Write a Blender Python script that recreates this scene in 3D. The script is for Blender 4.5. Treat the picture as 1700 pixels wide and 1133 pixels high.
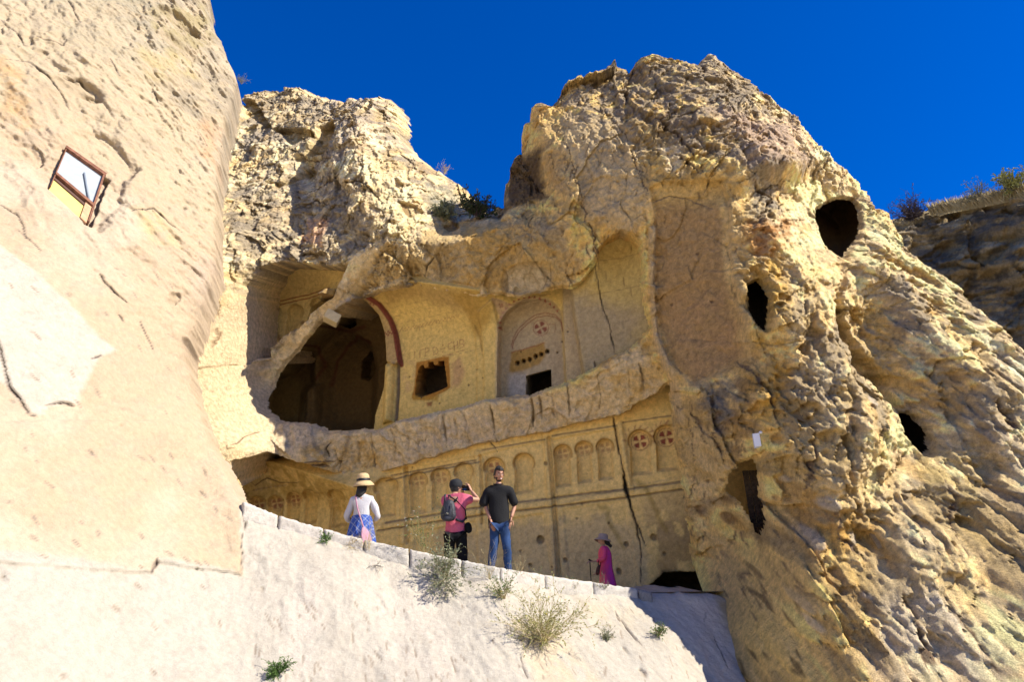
import bpy, bmesh, math, random
import numpy as np
from mathutils import Vector, Matrix
from mathutils.geometry import delaunay_2d_cdt

for o in list(bpy.data.objects):
    bpy.data.objects.remove(o)
scene = bpy.context.scene
COL = scene.collection
R = math.radians

# ------------------------------------------------------------------ camera
PITCH, SROLL, FPX = R(24.0), -0.043, 1350.0      # FPX: focal length for a picture 1700 wide
CRoll = math.sqrt(1 - SROLL**2)
FWD = np.array([0, math.cos(PITCH), math.sin(PITCH)])
U0 = np.array([0, -math.sin(PITCH), math.cos(PITCH)])
R0 = np.array([1.0, 0, 0])
RGT = CRoll*R0 + SROLL*U0
UPV = CRoll*U0 - SROLL*R0
cam = bpy.data.objects.new('camera', bpy.data.cameras.new('camera'))
COL.objects.link(cam)
cam.matrix_world = Matrix((
    (RGT[0], UPV[0], -FWD[0], 0), (RGT[1], UPV[1], -FWD[1], 0),
    (RGT[2], UPV[2], -FWD[2], 0), (0, 0, 0, 1)))
cam.data.sensor_width = 36.0
cam.data.lens = 36.0*FPX/1700.0
cam.data.clip_start = 0.1
cam.data.clip_end = 5000
scene.camera = cam

# ------------------------------------------------------------------ light
SUN = np.array([0.76, -0.25, 0.69]); SUN /= np.linalg.norm(SUN)
SUN_EL = math.asin(SUN[2]); SUN_AZ = math.atan2(SUN[0], SUN[1])
world = bpy.data.worlds.new('World'); scene.world = world; world.use_nodes = True
wn = world.node_tree.nodes; wl = world.node_tree.links
bg = wn['Background']
sky = wn.new('ShaderNodeTexSky'); sky.sky_type = 'NISHITA'; sky.sun_disc = False
sky.sun_elevation = SUN_EL; sky.sun_rotation = SUN_AZ
sky.air_density = 1.0; sky.dust_density = 0.0; sky.ozone_density = 6.0; sky.altitude = 1200
hs = wn.new('ShaderNodeHueSaturation'); hs.inputs['Saturation'].default_value = 1.4
hs.inputs['Value'].default_value = 1.0; hs.inputs['Hue'].default_value = 0.518
wl.new(sky.outputs[0], hs.inputs['Color']); wl.new(hs.outputs[0], bg.inputs['Color'])
bg.inputs['Strength'].default_value = 0.080
sl = bpy.data.lights.new('sun', 'SUN'); sl.energy = 3.7; sl.angle = R(0.53); sl.color = (1.0, 0.93, 0.80)
so = bpy.data.objects.new('sun', sl); COL.objects.link(so)
so.rotation_euler = Vector(SUN).to_track_quat('Z', 'Y').to_euler()
so.location = (20, -10, 40)
scene.view_settings.view_transform = 'Standard'
scene.view_settings.look = 'None'
scene.view_settings.exposure = 1.33
scene.view_settings.gamma = 1.0
scene.view_settings.use_curve_mapping = False

# ------------------------------------------------------------------ helpers
def ray(px, py):
    "direction from the camera through a photograph pixel, scaled so that y = 1"
    d = FWD + (px-850)/FPX*RGT + (566.5-py)/FPX*UPV
    return d/d[1]
def at(px, py, Y):
    return ray(px, py)*Y
# plane of the carved church front
FN = np.array([-0.423, -0.906, 0.0]); FN /= np.linalg.norm(FN)
FP = np.array([1.9, 17.5, 0.0])
def on_front(px, py, off=0.0):
    d = ray(px, py)
    return d*((FN@FP + off)/(FN@d))
def tag(o, label=None, cat=None, group=None, kind=None):
    if label: o['label'] = label
    if cat: o['category'] = cat
    if group: o['group'] = group
    if kind: o['kind'] = kind
    return o
def empty(name, loc, rz=0.0):
    o = bpy.data.objects.new(name, None); COL.objects.link(o)
    o.location = loc; o.rotation_euler = (0, 0, rz); o.empty_display_size = 0.2
    return o
def mesh_obj(name, verts, faces, mat, parent=None, smooth=False):
    me = bpy.data.meshes.new(name)
    me.from_pydata([tuple(map(float, v)) for v in verts], [], faces)
    me.validate(); me.update()
    if smooth: me.polygons.foreach_set('use_smooth', [True]*len(me.polygons))
    if mat: me.materials.append(mat)
    o = bpy.data.objects.new(name, me); COL.objects.link(o)
    if parent: o.parent = parent
    return o

_rng = np.random.RandomState(7)
TAB = _rng.rand(16, 256, 256).astype(np.float32)
def vn(x, y, s=0):
    "value noise 0..1"
    xi = np.floor(x); yi = np.floor(y)
    fx = (x-xi).astype(np.float32); fy = (y-yi).astype(np.float32)
    fx = fx*fx*fx*(fx*(fx*6-15)+10); fy = fy*fy*fy*(fy*(fy*6-15)+10)
    xi = xi.astype(np.int64) & 255; yi = yi.astype(np.int64) & 255
    x1 = (xi+1) & 255; y1 = (yi+1) & 255
    T = TAB[s % 16]
    return (T[yi, xi]*(1-fx)+T[yi, x1]*fx)*(1-fy) + (T[y1, xi]*(1-fx)+T[y1, x1]*fx)*fy
def fbm(x, y, s=0, octv=5, gain=.5, ridged=False):
    t = 0; a = 1.0; n = 0; c, q = math.cos(.6), math.sin(.6)
    for k in range(octv):
        v = vn(x, y, s+k)*2-1
        if ridged: v = 1-2*np.abs(v)
        t = t + v*a; n += a; a *= gain
        x, y = (x*c-y*q)*2.03+17.3, (x*q+y*c)*2.03+5.7
    return t/n
def cells(x, y, s=0):
    "cellular noise: F1, F2, random id, and offset from the cell centre"
    xi = np.floor(x).astype(np.int64); yi = np.floor(y).astype(np.int64)
    f1 = np.full(x.shape, 9.0, np.float32); f2 = f1.copy()
    rid = np.zeros(x.shape, np.float32); dx1 = np.zeros_like(rid); dy1 = np.zeros_like(rid)
    TX, TY, TI = TAB[s % 16], TAB[(s+5) % 16], TAB[(s+9) % 16]
    for j in (-1, 0, 1):
        for i in (-1, 0, 1):
            cx = (xi+i); cy = (yi+j)
            dx = (x-(cx+TX[cy & 255, cx & 255])).astype(np.float32)
            dy = (y-(cy+TY[cy & 255, cx & 255])).astype(np.float32)
            d = np.sqrt(dx*dx+dy*dy)
            n = d < f1
            f2 = np.where(n, f1, np.minimum(f2, d))
            rid = np.where(n, TI[cy & 255, cx & 255], rid)
            dx1 = np.where(n, dx, dx1); dy1 = np.where(n, dy, dy1)
            f1 = np.where(n, d, f1)
    return f1, f2, rid, dx1, dy1
def facets(x, y, s=0):
    "broken rock: each cell is a small tilted plane"
    f1, f2, r, dx, dy = cells(x, y, s)
    g1 = np.sin(r*91.7)*1.0; g2 = np.cos(r*57.3)*1.0
    return (r-.5) + .8*(dx*g1+dy*g2), f2-f1
def sst(a, b, x):
    t = np.clip((x-a)/(b-a), 0, 1); return t*t*(3-2*t)

class Sheet:
    """A rock surface over a world-space grid. axes: e1 (across), e2 (up), d (into the rock).
    Control points are places on the rock; their heights are joined by triangles, then relief is added."""
    def __init__(s, az, el, cell, ctrl, amin, amax, bmin, bmax, blur=6):
        az, el = R(az), R(el)
        s.d = np.array([math.sin(az)*math.cos(el), math.cos(az)*math.cos(el), math.sin(el)])
        s.e1 = np.array([math.cos(az), -math.sin(az), 0.0])
        s.e2 = np.cross(s.e1, s.d); s.cell = cell
        s.px = np.array([(c[0], c[1]) for c in ctrl], float)
        s.Y = np.array([c[2] if c[2] > 5.5 else on_front(c[0], c[1], c[2])[1] for c in ctrl], float)
        s.P = np.array([at(p[0], p[1], y) for p, y in zip(s.px, s.Y)])
        r = delaunay_2d_cdt([Vector(p) for p in s.px], [], [], 0, 1e-6)
        s.tri = [t for t in r[2]]
        order = [x[0] for x in r[3]]
        s.tri = [[order[i] for i in t] for t in s.tri]
        ab = np.stack([s.P@s.e1, s.P@s.e2, s.P@s.d], 1); s.ab = ab
        if amin is None:
            amin, bmin = ab[:, 0].min(), ab[:, 1].min(); amax, bmax = ab[:, 0].max(), ab[:, 1].max()
        s.a0, s.b0 = amin, bmin
        s.W = int((amax-amin)/cell)+1; s.H = int((bmax-bmin)/cell)+1
        s.A, s.B = np.meshgrid(amin+np.arange(s.W)*cell, bmin+np.arange(s.H)*cell)
        C = np.full((s.H, s.W), np.nan)
        for t in s.tri:
            p = ab[t]
            i0 = max(int((p[:, 0].min()-amin)/cell)-1, 0); i1 = min(int((p[:, 0].max()-amin)/cell)+2, s.W)
            j0 = max(int((p[:, 1].min()-bmin)/cell)-1, 0); j1 = min(int((p[:, 1].max()-bmin)/cell)+2, s.H)
            if i1 <= i0 or j1 <= j0: continue
            x = s.A[j0:j1, i0:i1]-p[0, 0]; y = s.B[j0:j1, i0:i1]-p[0, 1]
            v1 = p[1]-p[0]; v2 = p[2]-p[0]; D = v1[0]*v2[1]-v2[0]*v1[1]
            if abs(D) < 1e-9: continue
            u = (x*v2[1]-y*v2[0])/D; w = (y*v1[0]-x*v1[1])/D
            m = (u >= -1e-4) & (w >= -1e-4) & (u+w <= 1.0001)
            z = p[0, 2]+u*v1[2]+w*v2[2]
            sub = C[j0:j1, i0:i1]
            better = m & (np.isnan(sub) | (z < sub))
            sub[better] = z[better]
        s.hole = np.isnan(C)
        for k in range(400):           # extend to the corners of the grid
            n = np.isnan(C)
            if not n.any(): break
            for ax, sh in ((0, 1), (0, -1), (1, 1), (1, -1)):
                q = np.roll(C, sh, ax); n2 = np.isnan(C) & ~np.isnan(q)
                C[n2] = q[n2]
            if k > 200: C[np.isnan(C)] = np.nanmean(C)
        s.C = C
        if blur: s.C = s.blur(C, blur)
        s.base = s.C.copy()
        s.col = np.zeros((s.H, s.W, 3), np.float32)
        s.id = np.zeros((s.H, s.W), np.int32)
        s.keep = ~s.hole
        s.wet = None
    @staticmethod
    def blur(C, n, it=2):
        n = int(n)
        for _ in range(it):
            for ax in (0, 1):
                pad = [(0, 0), (0, 0)]; pad[ax] = (n+1, n)
                q = np.cumsum(np.pad(C, pad, mode='edge'), axis=ax)
                C = (q[2*n+1:] - q[:-2*n-1])/(2*n+1) if ax == 0 else (q[:, 2*n+1:] - q[:, :-2*n-1])/(2*n+1)
        return C
    def tinY(s, px, py):
        best = None
        for t in s.tri:
            p = s.px[t]; v1 = p[1]-p[0]; v2 = p[2]-p[0]; D = v1[0]*v2[1]-v2[0]*v1[1]
            if abs(D) < 1e-9: continue
            x, y = px-p[0, 0], py-p[0, 1]
            u = (x*v2[1]-y*v2[0])/D; w = (y*v1[0]-x*v1[1])/D
            if u >= -1e-5 and w >= -1e-5 and u+w <= 1.00001:
                P = s.P[t[0]]*(1-u-w)+s.P[t[1]]*u+s.P[t[2]]*w
                # distance along the ray to the control triangle
                n = np.cross(s.P[t[1]]-s.P[t[0]], s.P[t[2]]-s.P[t[0]]); r = ray(px, py)
                return float(n@s.P[t[0]]/(n@r))
        i = np.argmin(((s.px-(px, py))**2).sum(1)); return float(s.Y[i])
    def point(s, px, py, surf=None):
        return at(px, py, s.tinY(px, py)) if surf is None else on_front(px, py, surf)
    def conv(s, pts, surf=None, closed=False, step=25):
        out = []; n = len(pts)
        for i in range(n if closed else n-1):
            p, q = pts[i], pts[(i+1) % n]
            k = max(1, int(math.hypot(q[0]-p[0], q[1]-p[1])/step))
            for j in range(k): out.append((p[0]+(q[0]-p[0])*j/k, p[1]+(q[1]-p[1])*j/k))
        if not closed: out.append(pts[-1])
        P = np.array([s.point(x, y, surf) for x, y in out])
        return np.stack([P@s.e1, P@s.e2], 1)
    def window(s, q, m):
        i0 = max(int((q[:, 0].min()-m-s.a0)/s.cell), 0); i1 = min(int((q[:, 0].max()+m-s.a0)/s.cell)+2, s.W)
        j0 = max(int((q[:, 1].min()-m-s.b0)/s.cell), 0); j1 = min(int((q[:, 1].max()+m-s.b0)/s.cell)+2, s.H)
        return (slice(j0, max(j1, j0)), slice(i0, max(i1, i0)))
    inner = None
    def sdf(s, pts, surf=None, m=.3, step=25, jag=0.0, jf=3.0):
        q = s.conv(pts, surf, True, step); w = s.window(q, m)
        x = s.A[w].astype(np.float32); y = s.B[w].astype(np.float32)
        if jag:
            x = x + jag*fbm(x*jf+3.3, y*jf, 3, 4, .6); y = y + jag*fbm(x*jf-9, y*jf+4, 6, 4, .6)
        d2 = np.full(x.shape, 1e9, np.float32); ins = np.zeros(x.shape, bool)
        n = len(q)
        for i in range(n):
            p0, p1 = q[i], q[(i+1) % n]; e = p1-p0; L = e@e
            if L < 1e-12: continue
            t = np.clip(((x-p0[0])*e[0]+(y-p0[1])*e[1])/L, 0, 1)
            dx = x-p0[0]-t*e[0]; dy = y-p0[1]-t*e[1]
            d2 = np.minimum(d2, dx*dx+dy*dy)
            if (p0[1] > p1[1]) != (p1[1] > p0[1]) if p0[1] != p1[1] else False:
                c = ((p0[1] > y) != (p1[1] > y)) & (x < (p1[0]-p0[0])*(y-p0[1])/(p1[1]-p0[1])+p0[0])
                ins ^= c
        d = np.sqrt(d2)
        return w, np.where(ins, -d, d)
    def ldist(s, pts, surf=None, m=.3, jag=0.0, jf=4.0):
        q = s.conv(pts, surf, False); w = s.window(q, m)
        x = s.A[w].astype(np.float32); y = s.B[w].astype(np.float32)
        if jag:
            x = x + jag*fbm(x*jf+3.3, y*jf, 3, 4, .6); y = y + jag*fbm(x*jf-9, y*jf+4, 6, 4, .6)
        best = np.full(x.shape, 1e9, np.float32); tt = np.zeros_like(best); n = len(q)-1
        for i in range(n):
            p0, p1 = q[i], q[i+1]; e = p1-p0; L = e@e
            if L < 1e-12: continue
            t = np.clip(((x-p0[0])*e[0]+(y-p0[1])*e[1])/L, 0, 1)
            d = (x-p0[0]-t*e[0])**2+(y-p0[1]-t*e[1])**2
            k = d < best; best = np.where(k, d, best); tt = np.where(k, (i+t)/n, tt)
        return w, np.sqrt(best), tt
    # ---- relief and paint
    def recess(s, pts, depth, surf=None, soft=.03, jag=0.0, ident=None, jf=3.0, step=25):
        if surf is not None and s.inner is not None: s = s.inner
        w, d = s.sdf(pts, surf, soft*3+abs(jag)*2+.1, step, jag, jf)
        s.C[w] += depth*(1-sst(-soft, soft, d))
        if ident: s.id[w] = np.where(d < soft*1.2, ident, s.id[w])
        return w, d
    def crack(s, pts, width, depth, surf=None, jag=.04, col=None, taper=True, jf=5.0):
        if surf is not None and s.inner is not None: s = s.inner
        w, d, t = s.ldist(pts, surf, width*4+jag+.05, jag, jf)
        wd = width*(np.sin(np.pi*np.clip(t, .02, .98))**.6*(.55+.75*fbm(s.A[w]*2.3, s.B[w]*2.3, 8, 3)) if taper else 1.0)
        if taper: wd = np.maximum(wd, width*.12)
        k = 1-sst(wd*.3, wd*1.0+s.cell*.6, d)
        s.C[w] += depth*k*(np.clip(wd/width*1.3, 0, 1) if taper else 1)
        if col is not None: s.tint(w, k, col)
    def tint(s, w, k, col):
        k = np.clip(k, 0, 1)[..., None]
        s.col[w] = s.col[w]*(1-k)+np.array(col, np.float32)*k
    def paint(s, pts, col, surf=None, soft=.15, strength=1.0, jag=.1, jf=3.0, brk=0.0, bf=4.0, seed=0):
        if surf is not None and s.inner is not None: s = s.inner
        w, d = s.sdf(pts, surf, soft+jag+.05, 40, jag, jf)
        k = (1-sst(-soft, soft, d))*strength
        if brk:
            n = fbm(s.A[w]*bf, s.B[w]*bf, 2+seed, 5, .6)
            k = k*sst(-.35*brk-.15, .25, n+.3*(1-brk))
        s.tint(w, k, col)
    def streak(s, pts, width, col, surf=None, strength=1.0, jag=.05, soft=1.0, jf=4.0):
        if surf is not None and s.inner is not None: s = s.inner
        w, d, t = s.ldist(pts, surf, width*2+jag+.05, jag, jf)
        s.tint(w, (1-sst(width*(1-soft), width, d))*strength, col)
    def blob(s, px, py, r, h, surf=None, sx=1.0, col=None, strength=1.0):
        "round dent (h>0) or lump (h<0), r in metres"
        if surf is not None and s.inner is not None: s = s.inner
        P = s.point(px, py, surf); a, b = P@s.e1, P@s.e2
        w = s.window(np.array([[a, b]]), r*1.5*max(sx, 1))
        d = np.sqrt(((s.A[w]-a)/sx)**2+(s.B[w]-b)**2)/r
        d = d*(1+.25*fbm(s.A[w]*5/r*.1, s.B[w]*5/r*.1, 1, 3))
        s.C[w] += h*(1-sst(.55, 1.05, d)) if h > 0 else h*np.sqrt(np.clip(1-d*d, 0, 1))
        if col is not None: s.tint(w, (1-sst(.7, 1.15, d))*strength, col)
    def world(s):
        return s.A[..., None]*s.e1 + s.B[..., None]*s.e2 + s.C[..., None]*s.d
    def build(s, table, mat):
        "table: id -> (name, parent) ; vertices of one id become one object"
        P = s.world().reshape(-1, 3).astype(np.float32); col = np.clip(s.col.reshape(-1, 3), 0, 1)
        H, W = s.H, s.W
        idx = np.arange(H*W).reshape(H, W)
        q = np.stack([idx[:-1, :-1], idx[:-1, 1:], idx[1:, 1:], idx[1:, :-1]], -1).reshape(-1, 4)
        kp = s.keep.reshape(-1); q = q[kp[q].all(1)]
        ids = s.id.reshape(-1)
        fid = ids[q].max(1)
        # shared normals over the whole sheet, so that seams between objects do not show
        dA = np.gradient(s.world(), axis=1); dB = np.gradient(s.world(), axis=0)
        out = {}
        for k in np.unique(fid):
            if k not in table: raise KeyError(k)
            name, parent = table[k]
            f = q[fid == k]; u, inv = np.unique(f, return_inverse=True); f = inv.reshape(-1, 4)
            me = bpy.data.meshes.new(name)
            me.vertices.add(len(u)); me.vertices.foreach_set('co', P[u].ravel())
            me.loops.add(f.size); me.loops.foreach_set('vertex_index', f.ravel().astype(np.int32))
            me.polygons.add(len(f)); me.polygons.foreach_set('loop_start', np.arange(0, f.size, 4, dtype=np.int32))
            me.polygons.foreach_set('use_smooth', np.ones(len(f), bool))
            ca = me.color_attributes.new('Col', 'FLOAT_COLOR', 'POINT')
            c4 = np.ones((len(u), 4), np.float32); c4[:, :3] = col[u]
            ca.data.foreach_set('color', c4.ravel())
            me.update(calc_edges=True); me.materials.append(mat)
            o = bpy.data.objects.new(name, me); COL.objects.link(o)
            if parent:
                o.parent = parent; o.matrix_parent_inverse = Matrix.Translation(-parent.location)
            out[k] = o
        return out

def rock_mat(name, fine=1.0, bump=.5, con=1.0, dist=.05):
    m = bpy.data.materials.new(name); m.use_nodes = True
    n = m.node_tree.nodes; l = m.node_tree.links; b = n['Principled BSDF']
    b.inputs['Roughness'].default_value = .95; b.inputs['Specular IOR Level'].default_value = .15
    at_ = n.new('ShaderNodeAttribute'); at_.attribute_name = 'Col'
    tc = n.new('ShaderNodeTexCoord')
    n1 = n.new('ShaderNodeTexNoise'); n1.inputs['Scale'].default_value = 7.0*fine; n1.inputs['Detail'].default_value = 9; n1.inputs['Roughness'].default_value = .68
    l.new(tc.outputs['Object'], n1.inputs['Vector'])
    n2 = n.new('ShaderNodeTexNoise'); n2.inputs['Scale'].default_value = 38.0*fine; n2.inputs['Detail'].default_value = 5; n2.inputs['Roughness'].default_value = .7
    l.new(tc.outputs['Object'], n2.inputs['Vector'])
    mr = n.new('ShaderNodeMapRange'); mr.inputs['From Min'].default_value = .3; mr.inputs['From Max'].default_value = .7
    mr.inputs['To Min'].default_value = 1-.2*con; mr.inputs['To Max'].default_value = 1+.14*con
    l.new(n1.outputs['Fac'], mr.inputs['Value'])
    mr2 = n.new('ShaderNodeMapRange'); mr2.inputs['From Min'].default_value = .3; mr2.inputs['From Max'].default_value = .7
    mr2.inputs['To Min'].default_value = 1-.14*con; mr2.inputs['To Max'].default_value = 1+.1*con
    l.new(n2.outputs['Fac'], mr2.inputs['Value'])
    mu = n.new('ShaderNodeMath'); mu.operation = 'MULTIPLY'; l.new(mr.outputs[0], mu.inputs[0]); l.new(mr2.outputs[0], mu.inputs[1])
    vm = n.new('ShaderNodeVectorMath'); vm.operation = 'SCALE'
    l.new(at_.outputs['Color'], vm.inputs[0]); l.new(mu.outputs[0], vm.inputs['Scale'])
    l.new(vm.outputs[0], b.inputs['Base Color'])
    ad = n.new('ShaderNodeMath'); ad.operation = 'MULTIPLY_ADD'; ad.inputs[1].default_value = .35
    l.new(n2.outputs['Fac'], ad.inputs[0]); l.new(n1.outputs['Fac'], ad.inputs[2])
    bp = n.new('ShaderNodeBump'); bp.inputs['Strength'].default_value = bump; bp.inputs['Distance'].default_value = dist
    l.new(ad.outputs[0], bp.inputs['Height']); l.new(bp.outputs[0], b.inputs['Normal'])
    return m
M_CLIFF = rock_mat('tuff_rough', 1.3, 1.0, 1.9, .09)
M_WALL = rock_mat('tuff_carved', 1.3, .6, 1.5)
M_PLASTER = rock_mat('tuff_smooth', 1.9, .55, .75)
# ================================================================== main cliff with the church
CTRL = [
 (230,-80,-5),(230,100,-2.5),(230,450,5.3),(230,750,5.3),(230,1040,4.5),
 (345,140,-2.2),(440,134,-3.6),(545,163,-3.6),(400,200,-1.3),(470,195,-1.9),(400,300,.5),(480,255,-.7),
 (515,285,-1.3),(560,215,-1.4),(620,156,-2.6),(600,200,-1.1),(595,250,-.2),(657,190,-3.0),(660,228,-2.6),
 (650,262,-1.0),(560,290,.3),(450,330,.8),(360,400,2.8),(600,330,.9),(640,395,1.4),(700,300,-.9),
 (745,290,-3.0),(690,350,.3),(740,378,-.6),(780,335,-3.2),(828,352,-3.6),(700,400,1.0),
 (393,460,2.4),(440,424,2.0),(500,434,1.6),(580,430,1.4),(640,412,1.3),(695,428,1.1),
 (600,480,.85),(560,505,1.0),(530,540,.8),(470,600,.6),(440,640,.9),(398,620,2.0),(375,740,3.1),
 (432,690,1.5),(470,720,1.35),(560,745,.8),(610,722,.65),(380,770,2.9),(460,755,1.7),(330,600,3.7),
 (620,790,.2),(700,692,.5),(700,765,.22),(800,668,.55),(790,738,.18),(860,660,.55),(880,722,.18),
 (960,630,.7),(1000,695,.22),(1060,570,.7),(1090,600,.8),(1112,640,.6),(910,640,.7),
 (760,400,1.0),(830,375,.7),(720,450,.6),(800,482,.5),(870,490,.4),(870,425,1.15),(930,372,1.2),
 (940,455,.65),(842,338,-.6),
 (850,270,-1.9),(872,250,-1.5),(880,300,-.9),(885,175,-.8),(945,128,-1.3),(905,250,.1),(940,335,1.1),
 (985,360,1.4),(1000,250,1.1),(1000,120,-1.6),(1045,105,-2.3),(1060,84,-2.4),(1060,200,.9),(1120,285,1.7),
 (1180,80,-2.6),(1150,200,1.1),(1230,200,1.0),(1240,285,1.8),(1080,330,1.7),(1085,450,1.25),(1088,560,1.05),
 (1205,330,1.8),(1215,450,1.9),(1235,600,2.1),(1150,640,1.7),(1128,700,.9),(1150,850,.8),(1172,985,.9),
 (1245,945,2.0),(1190,690,2.0),(1180,765,1.7),(1205,850,1.6),(1140,320,1.6),
 (1290,270,1.9),(1262,500,2.7),(1250,620,2.6),(1272,740,3.0),(1255,870,2.4),(1262,950,2.6),(1195,1005,2.4),
 (1215,1050,13.7),(1250,1050,12.7),(1285,1133,11.8),(1245,1133,12.7),(1205,1133,13.8),(1120,1060,14.6),(1100,1133,14.2),
 (1325,188,17.6),(1392,262,16.6),(1457,335,16.4),(1503,385,15.8),(1590,458,14.6),(1702,563,13.3),(1850,700,11.8),
 (1340,300,15.9),(1330,450,13.9),(1330,600,13.0),(1395,445,14.2),(1448,560,14.0),(1498,650,13.3),(1545,750,12.8),
 (1480,430,14.2),(1560,550,13.0),(1650,650,12.3),(1450,700,12.0),(1380,560,13.0),(1650,800,11.8),(1850,850,10.5),
 (1330,750,12.3),(1400,850,11.8),(1330,950,11.9),(1500,900,11.3),(1650,950,10.8),(1400,1050,11.0),
 (1600,1133,10),(1850,1133,9.0),(1300,1270,10.6),(1850,1270,8.5),(1500,1270,9.3),(1100,1270,13),
 (400,950,.9),(700,1000,.5),(1000,1040,.5),(400,1040,.9),
 (620,40,-6),(850,40,-5.5),(1100,-40,-6),(1400,60,20),(1700,400,15.5),(400,20,-6)]
S = Sheet(5, 22, .022, CTRL, -12.6, 9.8, -5.9, 12.4, blur=5)
A, B = S.A.astype(np.float32), S.B.astype(np.float32)

# --- palettes (linear)
CREAM = (.68,.525,.28); PALE = (.76,.64,.43); OCHRE = (.44,.255,.055); GOLD = (.50,.32,.09); RUST = (.36,.15,.03)
GREY = (.215,.175,.125); DARK = (.10,.085,.065); PINK = (.33,.205,.085); WALLC = (.42,.315,.17); RED = (.27,.075,.045)

# --- relief of the broken rock
warp = fbm(A*.35, B*.35, 1, 4)
wx = A + .9*warp; wy = B + .9*fbm(A*.35+9, B*.35-4, 5, 4)
f1_, e1_ = facets(wx*.55, wy*.42, 2)
f2_, e2_ = facets(wx*1.5+3, wy*1.1, 4)
f3_, e3_ = facets(wx*4.2, wy*3.2+7, 6)
# flowing erosion rills, running down to the right
s1 = fbm((A*.94+B*.34)*3.2, (B*.94-A*.34)*.7, 3, 5, .55, True)
n1_ = fbm(A*1.2, B*1.2, 7, 6, .55)
n2_ = fbm(A*5, B*5, 9, 5, .62)
n3_ = fbm(A*16, B*16, 2, 3, .6)
n4_ = fbm(A*34, B*34, 4, 2, .6)
rm = sst(2.6, 4.6, A)
vm_ = 1-sst(4.6, 6.4, A+.35*B)
ribs = vm_*fbm(A*1.15+.9*warp, B*.24, 6, 5, .55, True) + (1-vm_)*.7*fbm((A*.86+B*.5)*1.1+.8*warp, (B*.86-A*.5)*.26, 6, 5, .55, True)
pit = sst(.20, .42, fbm(wx*1.5+7, wy*1.7, 10, 5, .6))
rough = (1-.45*rm)*(.36*f1_ + .19*f2_) + .10*f3_ + .12*(1-.7*rm)*s1 + .26*rm*ribs + .16*n1_ + .10*n2_ + .045*n3_ + .016*n4_ + .16*pit
n5_ = fbm(A*5.5+3*warp, B*4.5, 12, 5, .6, True)
k1_, k2_, kr_, _x, _y = cells(wx*2.6, wy*2.6, 9)
k3_, k4_, ks_, _x, _y = cells(wx*6.5, wy*6.5, 11)
pock = (kr_ > .74)*(1-sst(.05, .34, k1_)) ; pock2 = (ks_ > .7)*(1-sst(.05, .34, k3_))
rough += -.055*n5_ + .10*pock + .035*pock2
rough += .05*(1-sst(0, .06, e2_)) + .03*(1-sst(0, .08, e3_))
smooth_ = .10*n1_ + .03*n2_ + .008*n3_ + .03*f2_
# roughness mask: painted zones
amp = np.full(A.shape, 1.0, np.float32)
def zone(pts, v, soft=.4, surf=None):
    w, d = S.sdf(pts, surf, soft+.1, 60)
    k = 1-sst(-soft, soft, d); amp[w] = amp[w]*(1-k)+v*k
zone([(300,560),(395,470),(440,650),(460,760),(380,800),(300,760)], .25)
zone([(700,380),(760,370),(940,350),(960,480),(1000,600),(1100,640),(1130,1000),(380,1040),(380,780),(560,740),(700,480)], .42)
zone([(880,180),(1000,160),(1080,300),(1240,300),(1240,640),(1120,640),(1060,560),(990,470),(930,360)], .45)
zone([(640,400),(600,480),(540,540),(440,650),(430,620),(510,520),(560,440)], .22, .1)
zone([(420,690),(600,700),(800,660),(960,630),(1060,570),(1110,640),(1000,700),(780,745),(600,800),(400,770)], .30, .15)
zone([(1090,310),(1205,305),(1235,600),(1140,640),(1100,560)], .10, .15)
zone([(1130,700),(1200,800),(1250,950),(1180,990)], .4)
zone([(1215,1010),(1300,940),(1330,1133),(1200,1133)], .6)
zone([(1340,280),(1420,290),(1470,400),(1420,520),(1380,540),(1310,420),(1300,330)], .55)
S.C += amp*rough + (1-amp)*smooth_

# --- base colour of the cliff
g = fbm(A*.8, B*.8, 11, 5, .6); g2 = fbm(A*2.7+8, B*2.7, 13, 5, .6); g3 = fbm(A*7, B*7-3, 5, 4, .6)
allw = (slice(None), slice(None))
S.col[:] = CREAM
S.tint(allw, sst(-.1, .5, g)*.55, PALE)
S.tint(allw, sst(.05, .5, fbm(A*1.1-5, B*.9+2, 8, 5, .6))*.5, (.52,.36,.15))
S.tint(allw, sst(-.05, .30, g2+.25*f2_+.2*f3_)*amp*.75, GREY)
S.tint(allw, pit*amp*.55, (.34,.22,.09)); S.tint(allw, (pock*.6+pock2*.35)*amp, (.24,.16,.08))
S.tint(allw, sst(.08, .32, fbm(A*.9+40, B*1.1, 7, 6, .68))*amp*.6, (.235,.195,.15))
S.tint(allw, sst(.12, .42, g3+.35*g2)*amp*.5, (.21,.18,.14))
S.tint(allw, sst(.25, .6, fbm(A*2+31, B*2, 3, 4))*.35, OCHRE)
def P(pts, col, **k): S.paint(pts, col, **k)
gm = sst(-3.5, -1.0, A)[..., None]
S.col *= (1-gm) + gm*np.array((1.02, .97, .84), np.float32)
rz = sst(3.4, 5.2, A)[..., None]; S.col *= 1+.16*rz  # ridge lightened as stronger sun would, in the colour itself
mz = (sst(-2.2, -.6, A)*(1-sst(3.0, 4.2, A)))[..., None]; S.col *= (1-mz)+mz*np.array((1.12, 1.02, .74), np.float32)  # shaded massif tinted warmer, bounce light put into the colour
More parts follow.
